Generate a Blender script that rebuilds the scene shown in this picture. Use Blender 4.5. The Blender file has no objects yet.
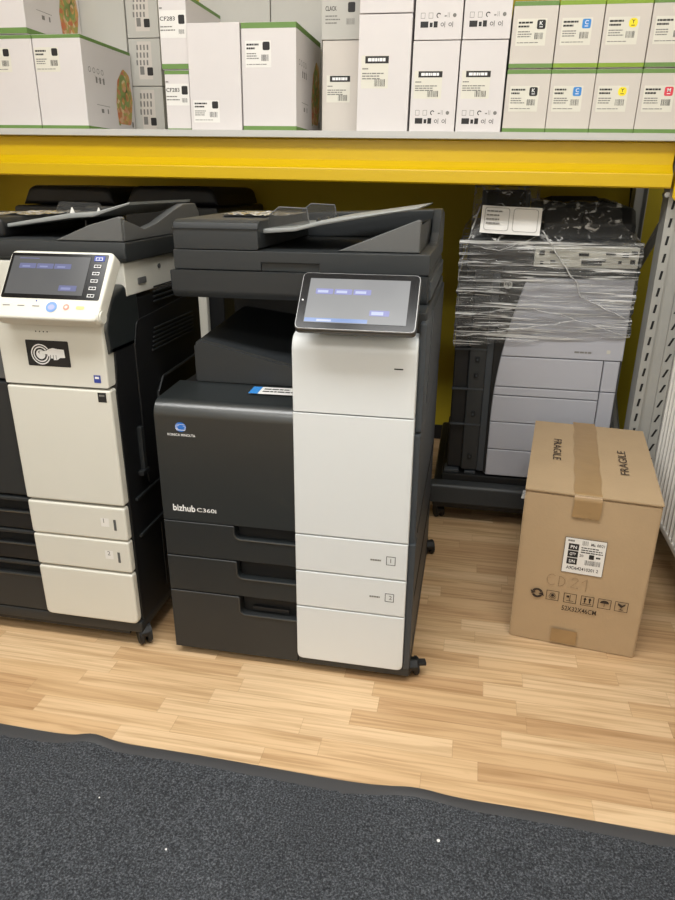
import bpy, bmesh, math, random
from mathutils import Vector, Matrix, noise
random.seed(7)
PI = math.pi
SC = bpy.context.scene
COL = SC.collection

# ------------------------------------------------------------------ materials
def lin(c):
    return tuple(((v/255)/12.92 if v/255 <= .04045 else ((v/255+.055)/1.055)**2.4) for v in c)

def mat(name, rgb, rough=.5, metal=0., spec=.5, bump=0., bscale=400., var=0., vscale=6., coat=0.):
    m = bpy.data.materials.new(name); m.use_nodes = True
    nt = m.node_tree; b = nt.nodes['Principled BSDF']
    c = lin(rgb)
    b.inputs['Base Color'].default_value = (*c, 1)
    b.inputs['Roughness'].default_value = rough
    b.inputs['Metallic'].default_value = metal
    b.inputs['Specular IOR Level'].default_value = spec
    b.inputs['Coat Weight'].default_value = coat
    tc = nt.nodes.new('ShaderNodeTexCoord')
    if var:
        n = nt.nodes.new('ShaderNodeTexNoise'); n.inputs['Scale'].default_value = vscale
        n.inputs['Detail'].default_value = 5
        nt.links.new(tc.outputs['Object'], n.inputs['Vector'])
        r = nt.nodes.new('ShaderNodeMix'); r.data_type = 'RGBA'
        r.inputs['A'].default_value = (*[v*(1-var) for v in c], 1)
        r.inputs['B'].default_value = (*[min(1, v*(1+var)) for v in c], 1)
        nt.links.new(n.outputs['Fac'], r.inputs['Factor'])
        nt.links.new(r.outputs['Result'], b.inputs['Base Color'])
    if bump:
        n = nt.nodes.new('ShaderNodeTexNoise'); n.inputs['Scale'].default_value = bscale
        n.inputs['Detail'].default_value = 3
        nt.links.new(tc.outputs['Object'], n.inputs['Vector'])
        bp = nt.nodes.new('ShaderNodeBump'); bp.inputs['Strength'].default_value = bump
        bp.inputs['Distance'].default_value = .002
        nt.links.new(n.outputs['Fac'], bp.inputs['Height'])
        nt.links.new(bp.outputs['Normal'], b.inputs['Normal'])
    return m

def emit_mat(name, rgb, strength, rough=.12):
    m = mat(name, (12, 12, 14), rough)
    b = m.node_tree.nodes['Principled BSDF']
    b.inputs['Emission Color'].default_value = (*lin(rgb), 1)
    b.inputs['Emission Strength'].default_value = strength
    return m

M = {}
M['charcoal'] = mat('charcoal_plastic', (40, 43, 45), .46, bump=.12, bscale=900)
M['charcoal_dark'] = mat('dark_charcoal_plastic', (32, 36, 38), .46, bump=.12, bscale=900)
M['charcoal_smooth'] = mat('charcoal_smooth_plastic', (34, 38, 39), .32, spec=.95, bump=.05, bscale=900)
M['black'] = mat('black_plastic', (18, 19, 21), .5, bump=.1, bscale=800)
M['deep'] = mat('deep_black_plastic', (12, 13, 14), .6)
M['grey'] = mat('grey_plastic', (88, 89, 89), .5, bump=.1, bscale=900)
M['lightgrey'] = mat('light_grey_plastic', (138, 141, 140), .5, bump=.1, bscale=900)
M['slate'] = mat('slate_plastic', (56, 61, 66), .5, bump=.1, bscale=900)
M['dgrey'] = mat('dark_grey_plastic', (38, 40, 41), .5, bump=.1, bscale=900)
M['white'] = mat('white_plastic', (216, 219, 220), .42, bump=.05, bscale=900)
M['ivory'] = mat('ivory_plastic', (212, 210, 200), .42, bump=.05, bscale=900, var=.02)
M['hpwhite'] = mat('cool_white_plastic', (176, 177, 185), .45, bump=.05)
M['paper'] = mat('paper', (226, 224, 220), .7)
M['cream'] = mat('cream_label_paper', (216, 213, 201), .7)
M['ink'] = mat('black_ink', (28, 27, 27), .6)
M['inkgrey'] = mat('grey_ink', (120, 118, 114), .6)
M['whiteink'] = mat('white_ink', (238, 238, 238), .5)
M['blue'] = mat('blue_ink', (52, 132, 205), .5)
M['navy'] = mat('navy_ink', (48, 66, 150), .5)
M['globe'] = mat('globe_blue', (40, 110, 200), .4)
M['yellowink'] = mat('yellow_ink', (245, 222, 40), .5)
M['red'] = mat('red_ink', (214, 62, 78), .5)
M['green'] = mat('green_print', (102, 136, 70), .6, var=.08, vscale=14)
M['ygreen'] = mat('yellow_green_print', (128, 158, 48), .6, var=.08, vscale=14)
M['carton'] = mat('white_carton', (213, 208, 207), .62, bump=.08, bscale=60, var=.025, vscale=9)
M['carton2'] = mat('warm_white_carton', (203, 196, 188), .62, bump=.08, bscale=60, var=.03, vscale=9)
M['carton3'] = mat('shade_greyed_carton', (186, 184, 177), .66, bump=.08, bscale=60, var=.03, vscale=9)  # white carton greyed in its colour for the shade on set-back cartons
M['cardboard'] = mat('brown_cardboard', (175, 150, 117), .75, bump=.25, bscale=120, var=.06, vscale=11)
M['cardboard_in'] = mat('cardboard_edge', (150, 116, 76), .85)
M['tape'] = mat('brown_tape', (156, 127, 88), .4, bump=.3, bscale=40, var=.1, vscale=22)
M['kraftink'] = mat('dark_brown_ink', (52, 40, 32), .7)
M['marker'] = mat('pencil_line', (132, 108, 80), .7)
M['yellow'] = mat('yellow_enamel', (208, 172, 0), .34, bump=.06, bscale=300, var=.02)
M['wallyellow'] = mat('yellow_wall_paint', (190, 170, 32), .7, bump=.2, bscale=150, var=.05, vscale=3)
M['steel'] = mat('galvanised_steel', (176, 176, 172), .45, metal=.35, bump=.1, bscale=200, var=.06, vscale=20)
M['shelfboard'] = mat('pale_grey_shelf_board', (192, 191, 187), .55)
M['bolt'] = mat('bolt_zinc', (180, 180, 178), .35, metal=.8)
M['radiator'] = mat('radiator_enamel', (236, 234, 228), .35)
M['wall'] = mat('white_wall_paint', (228, 224, 214), .8, bump=.2, bscale=150)
M['ceil'] = mat('ceiling_paint', (235, 234, 230), .85)
M['rubber'] = mat('black_rubber', (24, 24, 25), .55)
M['matedge'] = mat('mat_rubber_edge', (62, 62, 64), .62, bump=.2, bscale=300)
M['glassblk'] = mat('black_glass', (14, 14, 16), .18, spec=.3)
M['silver'] = mat('silver_trim', (140, 140, 140), .35, metal=.7)
M['lamp'] = emit_mat('lamp_diffuser', (255, 250, 240), 6)
M['btn_lav'] = emit_mat('screen_button_lavender', (150, 152, 200), 1.0)
M['btn_wht'] = emit_mat('screen_button_pale', (196, 204, 230), 1.0)
M['btn_blu'] = emit_mat('screen_button_blue', (140, 165, 215), .9)
M['btn_dim'] = emit_mat('dim_button_lavender', (118, 122, 160), .85)
M['btn_dim2'] = emit_mat('dim_button_pale', (150, 155, 195), .85)
M['startblue'] = mat('start_button_blue', (112, 150, 205), .4)
M['startblue2'] = mat('start_button_light', (160, 165, 205), .4)
M['stopred'] = mat('stop_button_red', (205, 140, 128), .4)
M['resetyel'] = mat('reset_button_yellow', (216, 212, 130), .4)
M['stamp'] = mat('warm_hardware_grey', (196, 194, 184), .5, var=.08, vscale=30)

def screen_mat(name, a, b, s):
    m = mat(name, (10, 10, 11), .22, spec=.25); nt = m.node_tree; p = nt.nodes['Principled BSDF']
    tc = nt.nodes.new('ShaderNodeTexCoord')
    n = nt.nodes.new('ShaderNodeTexNoise'); n.inputs['Scale'].default_value = 7
    nt.links.new(tc.outputs['Object'], n.inputs['Vector'])
    r = nt.nodes.new('ShaderNodeMix'); r.data_type = 'RGBA'
    r.inputs['A'].default_value = (*lin(a), 1); r.inputs['B'].default_value = (*lin(b), 1)
    nt.links.new(n.outputs['Fac'], r.inputs['Factor'])
    nt.links.new(r.outputs['Result'], p.inputs['Emission Color'])
    p.inputs['Emission Strength'].default_value = s
    return m
M['screen'] = screen_mat('lit_touch_screen', (134, 134, 136), (168, 168, 166), .9)
M['screen2'] = screen_mat('dim_touch_screen', (92, 94, 98), (122, 120, 116), .75)

def fruit_mat():
    m = mat('printed_picture', (200, 150, 80), .6); nt = m.node_tree; p = nt.nodes['Principled BSDF']
    tc = nt.nodes.new('ShaderNodeTexCoord')
    v = nt.nodes.new('ShaderNodeTexVoronoi'); v.inputs['Scale'].default_value = 70
    nt.links.new(tc.outputs['Object'], v.inputs['Vector'])
    r = nt.nodes.new('ShaderNodeValToRGB'); e = r.color_ramp.elements
    e[0].position = 0; e[0].color = (*lin((196, 140, 66)), 1)
    e[1].position = 1; e[1].color = (*lin((216, 190, 120)), 1)
    for pos, c in ((.25, (206, 158, 92)), (.45, (150, 160, 84)), (.62, (196, 110, 70)), (.8, (210, 190, 150))):
        k = e.new(pos); k.color = (*lin(c), 1)
    nt.links.new(v.outputs['Color'], r.inputs['Fac'])
    nt.links.new(r.outputs['Color'], p.inputs['Base Color'])
    return m
M['fruit'] = fruit_mat()
M['leafgreen'] = mat('printed_leaf', (134, 152, 84), .6, var=.25, vscale=60)

def floor_mat():
    m = bpy.data.materials.new('laminate_floor'); m.use_nodes = True
    nt = m.node_tree; L = nt.links; N = nt.nodes; p = N['Principled BSDF']
    tc = N.new('ShaderNodeTexCoord'); sx = N.new('ShaderNodeSeparateXYZ'); L.new(tc.outputs['Object'], sx.inputs[0])
    def math_(op, a, b=None, c=None):
        n = N.new('ShaderNodeMath'); n.operation = op
        for i, v in enumerate((a, b, c)):
            if v is None: continue
            if isinstance(v, (int, float)): n.inputs[i].default_value = v
            else: L.new(v, n.inputs[i])
        return n.outputs[0]
    ry = math_('DIVIDE', math_('ADD', sx.outputs['Y'], 5.0), .052)
    row = math_('FLOOR', ry)
    wn = N.new('ShaderNodeTexWhiteNoise'); wn.noise_dimensions = '1D'; L.new(row, wn.inputs['W'])
    off = math_('MULTIPLY', wn.outputs['Value'], 3.7)
    cx = math_('DIVIDE', math_('ADD', math_('ADD', sx.outputs['X'], 9.0), off), .345)
    col = math_('FLOOR', cx)
    cv = N.new('ShaderNodeCombineXYZ'); L.new(row, cv.inputs[0]); L.new(col, cv.inputs[1])
    w2 = N.new('ShaderNodeTexWhiteNoise'); w2.noise_dimensions = '2D'; L.new(cv.outputs[0], w2.inputs['Vector'])
    # grain, stretched along the board and shifted per board
    gx = math_('ADD', math_('MULTIPLY', sx.outputs['X'], 3.2), math_('MULTIPLY', w2.outputs['Value'], 37.))
    gy = math_('MULTIPLY', sx.outputs['Y'], 85.)
    gv = N.new('ShaderNodeCombineXYZ'); L.new(gx, gv.inputs[0]); L.new(gy, gv.inputs[1]); L.new(math_('MULTIPLY', w2.outputs['Value'], 11.), gv.inputs[2])
    g = N.new('ShaderNodeTexNoise'); g.inputs['Scale'].default_value = 1.; g.inputs['Detail'].default_value = 6; g.inputs['Distortion'].default_value = .7
    L.new(gv.outputs[0], g.inputs['Vector'])
    ramp = N.new('ShaderNodeValToRGB'); e = ramp.color_ramp.elements
    e[0].position = 0.; e[0].color = (*lin((186, 151, 112)), 1)
    e[1].position = 1.; e[1].color = (*lin((214, 186, 149)), 1)
    k = e.new(.5); k.color = (*lin((202, 170, 130)), 1)
    L.new(w2.outputs['Value'], ramp.inputs['Fac'])
    gr = N.new('ShaderNodeValToRGB'); e = gr.color_ramp.elements
    e[0].position = .3; e[0].color = (.66, .58, .48, 1); e[1].position = .58; e[1].color = (1.06, 1.05, 1.04, 1)
    L.new(g.outputs['Fac'], gr.inputs['Fac'])
    mx = N.new('ShaderNodeMix'); mx.data_type = 'RGBA'; mx.blend_type = 'MULTIPLY'; mx.inputs['Factor'].default_value = .85
    L.new(ramp.outputs['Color'], mx.inputs['A']); L.new(gr.outputs['Color'], mx.inputs['B'])
    # small knots
    kn = N.new('ShaderNodeTexNoise'); kn.inputs['Scale'].default_value = 9; kn.inputs['Detail'].default_value = 1
    kv = N.new('ShaderNodeMapping'); kv.inputs['Scale'].default_value = (.55, 1.6, 1); L.new(tc.outputs['Object'], kv.inputs[0]); L.new(kv.outputs[0], kn.inputs['Vector'])
    kr = N.new('ShaderNodeValToRGB'); e = kr.color_ramp.elements
    e[0].position = .765; e[0].color = (1, 1, 1, 1); e[1].position = .81; e[1].color = (.55, .42, .28, 1)
    L.new(kn.outputs['Fac'], kr.inputs['Fac'])
    m2 = N.new('ShaderNodeMix'); m2.data_type = 'RGBA'; m2.blend_type = 'MULTIPLY'; m2.inputs['Factor'].default_value = .8
    L.new(mx.outputs['Result'], m2.inputs['A']); L.new(kr.outputs['Color'], m2.inputs['B'])
    # seams: long seam of every board row faint, board ends faint
    fy = math_('FRACT', ry); fx = math_('FRACT', cx)
    s1 = math_('LESS_THAN', fy, .022); s2 = math_('LESS_THAN', fx, .004)
    s = math_('MULTIPLY', math_('MAXIMUM', s1, s2), .28)
    m3 = N.new('ShaderNodeMix'); m3.data_type = 'RGBA'; L.new(s, m3.inputs['Factor'])
    L.new(m2.outputs['Result'], m3.inputs['A']); m3.inputs['B'].default_value = (*lin((120, 88, 52)), 1)
    L.new(m3.outputs['Result'], p.inputs['Base Color'])
    p.inputs['Roughness'].default_value = .42; p.inputs['Specular IOR Level'].default_value = .4
    bp = N.new('ShaderNodeBump'); bp.inputs['Strength'].default_value = .05; bp.inputs['Distance'].default_value = .002
    L.new(g.outputs['Fac'], bp.inputs['Height']); L.new(bp.outputs['Normal'], p.inputs['Normal'])
    return m
M['floor'] = floor_mat()

def carpet_mat():
    m = bpy.data.materials.new('charcoal_carpet'); m.use_nodes = True
    nt = m.node_tree; L = nt.links; N = nt.nodes; p = N['Principled BSDF']
    tc = N.new('ShaderNodeTexCoord')
    n = N.new('ShaderNodeTexNoise'); n.inputs['Scale'].default_value = 270; n.inputs['Detail'].default_value = 3; n.inputs['Roughness'].default_value = .7
    L.new(tc.outputs['Object'], n.inputs['Vector'])
    n2 = N.new('ShaderNodeTexNoise'); n2.inputs['Scale'].default_value = 5; n2.inputs['Detail'].default_value = 4
    L.new(tc.outputs['Object'], n2.inputs['Vector'])
    r = N.new('ShaderNodeValToRGB'); e = r.color_ramp.elements
    e[0].position = .34; e[0].color = (*lin((40, 42, 45)), 1); e[1].position = .72; e[1].color = (*lin((122, 126, 132)), 1)
    k = e.new(.52); k.color = (*lin((72, 75, 80)), 1)
    L.new(n.outputs['Fac'], r.inputs['Fac'])
    r2 = N.new('ShaderNodeMapRange'); r2.inputs['To Min'].default_value = .8; r2.inputs['To Max'].default_value = 1.2
    L.new(n2.outputs['Fac'], r2.inputs['Value'])
    mx = N.new('ShaderNodeMix'); mx.data_type = 'RGBA'; mx.blend_type = 'MULTIPLY'; mx.inputs['Factor'].default_value = 1
    L.new(r.outputs['Color'], mx.inputs['A']); L.new(r2.outputs['Result'], mx.inputs['B'])
    L.new(mx.outputs['Result'], p.inputs['Base Color'])
    p.inputs['Roughness'].default_value = .95; p.inputs['Specular IOR Level'].default_value = .15
    bp = N.new('ShaderNodeBump'); bp.inputs['Strength'].default_value = 1.; bp.inputs['Distance'].default_value = .006
    L.new(n.outputs['Fac'], bp.inputs['Height']); L.new(bp.outputs['Normal'], p.inputs['Normal'])
    return m
M['carpet'] = carpet_mat()

def film_mat(name, lo, hi, mapping, thr=.5, wid=.18, tint=.96, ior=1.28):
    """clear stretch film: see-through where it lies single, milky where it bunches into folds"""
    m = bpy.data.materials.new(name); m.use_nodes = True
    nt = m.node_tree; L = nt.links; N = nt.nodes; p = N['Principled BSDF']; out = N['Material Output']
    tc = N.new('ShaderNodeTexCoord'); mp = N.new('ShaderNodeMapping'); mp.inputs['Scale'].default_value = mapping
    L.new(tc.outputs['Object'], mp.inputs[0])
    n = N.new('ShaderNodeTexNoise'); n.inputs['Scale'].default_value = 1; n.inputs['Detail'].default_value = 5; n.inputs['Distortion'].default_value = 1.4
    L.new(mp.outputs[0], n.inputs['Vector'])
    r = N.new('ShaderNodeMapRange'); r.inputs['From Min'].default_value = thr; r.inputs['From Max'].default_value = thr+wid
    r.inputs['To Min'].default_value = lo; r.inputs['To Max'].default_value = hi
    L.new(n.outputs['Fac'], r.inputs['Value'])
    p.inputs['Base Color'].default_value = (*lin((222, 222, 220)), 1); p.inputs['Roughness'].default_value = .22
    bp = N.new('ShaderNodeBump'); bp.inputs['Strength'].default_value = .8; bp.inputs['Distance'].default_value = .006
    L.new(n.outputs['Fac'], bp.inputs['Height']); L.new(bp.outputs['Normal'], p.inputs['Normal'])
    t = N.new('ShaderNodeBsdfTransparent'); t.inputs[0].default_value = (tint, tint, tint, 1)
    gl = N.new('ShaderNodeBsdfGlossy'); gl.inputs['Roughness'].default_value = .12; gl.inputs[0].default_value = (1, 1, 1, 1)
    L.new(bp.outputs['Normal'], gl.inputs['Normal'])
    fr = N.new('ShaderNodeFresnel'); fr.inputs[0].default_value = ior; L.new(bp.outputs['Normal'], fr.inputs['Normal'])
    a = N.new('ShaderNodeMixShader'); L.new(fr.outputs[0], a.inputs[0]); L.new(t.outputs[0], a.inputs[1]); L.new(gl.outputs[0], a.inputs[2])
    b = N.new('ShaderNodeMixShader'); L.new(r.outputs['Result'], b.inputs[0]); L.new(a.outputs[0], b.inputs[1]); L.new(p.outputs[0], b.inputs[2])
    L.new(b.outputs[0], out.inputs[0])
    return m
M['film'] = film_mat('stretch_film_bands', .05, .9, (4, 4, 120), .51, .14)
M['filmtop'] = film_mat('stretch_film_crumpled', .04, .85, (26, 26, 30), .57, .12)
M['filmrope'] = film_mat('stretch_film_rope', .35, .8, (60, 60, 30), .4, .3)
M['filmscrap'] = film_mat('clear_film_scrap', .22, .9, (30, 30, 30), .48, .14)
M['smoke'] = film_mat('smoky_clear_plastic', .03, .05, (4, 4, 4), .4, .3, .62, 1.2)

# ------------------------------------------------------------------ mesh builder
_txt = {}
def text_geo(s, bold=0.):
    key = (s, bold)
    if key in _txt: return _txt[key]
    cu = bpy.data.curves.new('t', 'FONT'); cu.body = s; cu.size = 1; cu.offset = bold; cu.resolution_u = 3
    o = bpy.data.objects.new('t', cu); COL.objects.link(o)
    dg = bpy.context.evaluated_depsgraph_get(); dg.update()
    me = bpy.data.meshes.new_from_object(o.evaluated_get(dg))
    vs = [v.co.copy() for v in me.vertices]; fs = [tuple(p.vertices) for p in me.polygons]
    bpy.data.objects.remove(o); bpy.data.curves.remove(cu); bpy.data.meshes.remove(me)
    x0 = min(v.x for v in vs); x1 = max(v.x for v in vs); y0 = min(v.y for v in vs); y1 = max(v.y for v in vs)
    vs = [((v.x-x0), (v.y-y0)) for v in vs]
    _txt[key] = (vs, fs, x1-x0, y1-y0)
    return _txt[key]

class MB:
    def __init__(s, org=(0, 0, 0)):
        s.v = []; s.f = []; s.fm = []; s.mats = []; s.org = Vector(org)
    def mi(s, m):
        if isinstance(m, str): m = M[m]
        if m not in s.mats: s.mats.append(m)
        return s.mats.index(m)
    def add(s, vs, fs, m):
        b = len(s.v); i = s.mi(m)
        s.v += [Vector(v)-s.org for v in vs]
        s.f += [tuple(k+b for k in f) for f in fs]; s.fm += [i]*len(fs)
        return s
    def addbm(s, bm, m, mtx=None):
        bm.verts.ensure_lookup_table(); bm.verts.index_update()
        vs = [(mtx @ v.co if mtx else v.co.copy()) for v in bm.verts]
        fs = [tuple(v.index for v in f.verts) for f in bm.faces]
        bm.free(); return s.add(vs, fs, m)
    def box(s, x0, x1, y0, y1, z0, z1, m, bev=0., seg=2, mtx=None):
        bm = bmesh.new(); bmesh.ops.create_cube(bm, size=1)
        for v in bm.verts:
            v.co = Vector(((x0+x1)/2+v.co.x*(x1-x0), (y0+y1)/2+v.co.y*(y1-y0), (z0+z1)/2+v.co.z*(z1-z0)))
        if bev:
            bmesh.ops.bevel(bm, geom=list(bm.edges), offset=min(bev, .49*min(x1-x0, y1-y0, z1-z0)), segments=seg, profile=.5, affect='EDGES')
        return s.addbm(bm, m, mtx)
    def prism(s, pts, ax, a, b, m, bev=0., seg=2, mtx=None):
        """polygon pts extruded along ax: 'x' takes (y,z), 'y' takes (x,z), 'z' takes (x,y)"""
        def P(p, t):
            return Vector((t, p[0], p[1])) if ax == 'x' else Vector((p[0], t, p[1])) if ax == 'y' else Vector((p[0], p[1], t))
        bm = bmesh.new()
        A = [bm.verts.new(P(p, a)) for p in pts]; B = [bm.verts.new(P(p, b)) for p in pts]
        n = len(pts); caps = [bm.faces.new(A), bm.faces.new(B[::-1])]
        for i in range(n): bm.faces.new((A[i], B[i], B[(i+1) % n], A[(i+1) % n]))
        bmesh.ops.recalc_face_normals(bm, faces=bm.faces[:])
        if bev:
            ed = set(e for f in caps for e in f.edges)
            bmesh.ops.bevel(bm, geom=list(ed), offset=bev, segments=seg, profile=.5, affect='EDGES')
        bmesh.ops.triangulate(bm, faces=[f for f in bm.faces if len(f.verts) > 4])
        return s.addbm(bm, m, mtx)
    def cyl(s, p0, p1, r0, m, r1=None, n=24, bev=0.):
        r1 = r0 if r1 is None else r1
        p0 = Vector(p0); p1 = Vector(p1); d = p1-p0; L = d.length
        bm = bmesh.new(); bmesh.ops.create_cone(bm, cap_ends=True, segments=n, radius1=r0, radius2=r1, depth=L)
        if bev:
            ed = set(e for f in bm.faces if len(f.verts) > 4 for e in f.edges)
            bmesh.ops.bevel(bm, geom=list(ed), offset=bev, segments=2, affect='EDGES')
        q = Vector((0, 0, 1)).rotation_difference(d.normalized()).to_matrix().to_4x4()
        return s.addbm(bm, m, Matrix.Translation((p0+p1)/2) @ q)
    def tube(s, path, r, m, n=8, rz=None):
        path = [Vector(p) for p in path]; vs = []; fs = []
        for i, p in enumerate(path):
            t = (path[min(i+1, len(path)-1)]-path[max(i-1, 0)]).normalized()
            up = Vector((0, 0, 1)) if abs(t.z) < .9 else Vector((1, 0, 0))
            a = t.cross(up).normalized(); b = a.cross(t)
            rr = r[i] if isinstance(r, (list, tuple)) else r
            vs += [p+(a*math.cos(2*PI*k/n)+b*math.sin(2*PI*k/n)*(rz or 1))*rr for k in range(n)]
        for i in range(len(path)-1):
            for k in range(n):
                fs.append((i*n+k, i*n+(k+1) % n, (i+1)*n+(k+1) % n, (i+1)*n+k))
        fs += [tuple(range(n))[::-1], tuple(range((len(path)-1)*n, len(path)*n))]
        return s.add(vs, fs, m)
    def grid(s, fn, nu, nv, m, wrap=False):
        vs = [fn(i/(nu if wrap else nu-1), j/(nv-1)) for i in range(nu) for j in range(nv)]; fs = []
        for i in range(nu if wrap else nu-1):
            for j in range(nv-1):
                k = (i+1) % nu
                fs.append((i*nv+j, k*nv+j, k*nv+j+1, i*nv+j+1))
        return s.add(vs, fs, m)
    # --- things printed on a face: frame = (origin, right, up); every decal floats a hair above it
    def quad(s, fr, x, y, w, h, m, d=0.0004):
        return s.poly(fr, [(x, y), (x+w, y), (x+w, y+h), (x, y+h)], m, d)
    def poly(s, fr, pts, m, d=0.0004):
        o, u, v = map(Vector, fr); n = u.cross(v).normalized()
        vs = [o+u*a+v*b+n*d for a, b in pts]
        return s.add(vs, [tuple(range(len(pts)))], m)
    def ring(s, fr, cx, cy, r0, r1, m, d=0.0004, n=28, a0=0, a1=2*PI, ky=1.):
        o, u, v = map(Vector, fr); nn = u.cross(v).normalized(); vs = []; fs = []
        for k in range(n+1):
            a = a0+(a1-a0)*k/n
            for r in (r0, r1): vs.append(o+u*(cx+r*math.cos(a))+v*(cy+r*math.sin(a)*ky)+nn*d)
        for k in range(n): fs.append((2*k, 2*k+1, 2*k+3, 2*k+2))
        return s.add(vs, fs, m)
    def disc(s, fr, cx, cy, r, m, d=0.0004, ky=1., n=24):
        return s.poly(fr, [(cx+r*math.cos(2*PI*k/n), cy+r*ky*math.sin(2*PI*k/n)) for k in range(n)], m, d)
    def rrect(s, fr, x, y, w, h, r, m, d=0.0004):
        return s.poly(fr, rpoly([(x, y), (x+w, y), (x+w, y+h), (x, y+h)], r), m, d)
    def frame(s, fr, x, y, w, h, t, m, d=0.0004):
        s.quad(fr, x, y, w, t, m, d); s.quad(fr, x, y+h-t, w, t, m, d)
        s.quad(fr, x, y+t, t, h-2*t, m, d); return s.quad(fr, x+w-t, y+t, t, h-2*t, m, d)
    def text(s, fr, x, y, txt, m, w=None, h=None, d=0.0006, bold=.010):
        vs, fs, tw, th = text_geo(txt, bold)
        kx = w/tw if w else h/th; ky = h/th if h else kx
        o, u, v = map(Vector, fr); n = u.cross(v).normalized()
        return s.add([o+u*(x+a*kx)+v*(y+b*ky)+n*d for a, b in vs], fs, m)
    def bars(s, fr, x, y, w, h, m, n=14, d=0.0006, seed=1):
        r = random.Random(seed); k = w/n
        for i in range(n): s.quad(fr, x+i*k, y, k*r.choice((.3, .45, .6)), h, m, d)
        return s
    def lines(s, fr, x, y, w, n, pitch, t, m, d=0.0006, seed=1):
        """small print too small to read: broken rows"""
        r = random.Random(seed)
        for i in range(n):
            a = 0; end = w*r.uniform(.7, 1)
            while a < end:
                l = w*r.uniform(.07, .22); s.quad(fr, x+a, y-i*pitch, min(l, end-a), t, m, d); a += l+w*.025
        return s
    def build(s, name, parent=None, ang=35, kind=None):
        me = bpy.data.meshes.new(name); me.from_pydata(s.v, [], s.f); me.update()
        for m in s.mats: me.materials.append(m)
        for p, i in zip(me.polygons, s.fm): p.material_index = i
        me.shade_smooth(); me.set_sharp_from_angle(angle=math.radians(ang))
        o = bpy.data.objects.new(name, me); COL.objects.link(o)
        if ang <= 40:
            wn = o.modifiers.new('weighted_normal', 'WEIGHTED_NORMAL'); wn.keep_sharp = True; wn.weight = 80
        if parent is not None: o.parent = parent
        if kind: o['kind'] = kind
        return o

def rpoly(pts, r, n=5):
    """round the corners of a polygon; r is one radius or a list"""
    out = []; N = len(pts)
    for i, p in enumerate(pts):
        rr = r[i] if isinstance(r, (list, tuple)) else r
        if rr <= 0: out.append(tuple(p)); continue
        p = Vector(p); a = Vector(pts[i-1])-p; b = Vector(pts[(i+1) % N])-p
        ang = a.angle(b); t = min(rr/math.tan(ang/2), .49*a.length, .49*b.length)
        pa = p+a.normalized()*t; pb = p+b.normalized()*t
        for k in range(n+1):
            q = k/n; c = pa*(1-q)**2+p*2*q*(1-q)+pb*q**2
            out.append((c.x, c.y))
    return out

def tag(o, label=None, cat=None, group=None, kind=None):
    if label: o['label'] = label
    if cat: o['category'] = cat
    if group: o['group'] = group
    if kind: o['kind'] = kind
    return o

def thing(name, label, cat, loc=(0, 0, 0), rot=(0, 0, 0), group=None):
    o = bpy.data.objects.new(name, None); COL.objects.link(o); o.empty_display_size = .1
    o.location = loc; o.rotation_euler = rot
    return tag(o, label, cat, group)

def front(x, y, z):                     # frame on a face that looks at the camera (-Y)
    return ((x, y, z), (1, 0, 0), (0, 0, 1))
def side(x, y, z):                      # frame on a face that looks right (+X)
    return ((x, y, z), (0, 1, 0), (0, 0, 1))
def top(x, y, z):
    return ((x, y, z), (1, 0, 0), (0, 1, 0))

# ------------------------------------------------------------------ the setting
XL, XR, YB, YF, ZC = -3.2, 1.45, 1.80, -3.4, 2.9
def struct(name, b, kind='structure'):
    return b.build(name, None, kind=kind)
struct('floor', MB().box(XL-.1, XR+.1, YF-.1, YB+.1, -.05, 0, 'floor'))
struct('ceiling', MB().box(XL-.1, XR+.1, YF-.1, YB+.1, ZC, ZC+.05, 'ceil'))
struct('wall_back', MB().box(XL-.1, XR+.1, YB, YB+.1, 0, ZC, 'wallyellow'))
struct('wall_right', MB().box(XR, XR+.1, YF, YB, 0, ZC, 'wall'))
struct('wall_left', MB().box(XL-.1, XL, YF, YB, 0, ZC, 'wall'))
struct('wall_front', MB().box(XL-.1, XR+.1, YF-.1, YF, 0, ZC, 'wall'))
struct('baseboard_back', MB().box(XL, XR, YB-.015, YB, 0, .07, 'black', .003))
struct('baseboard_right', MB().box(XR-.015, XR, YF, YB-.015, 0, .07, 'black', .003))

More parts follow.
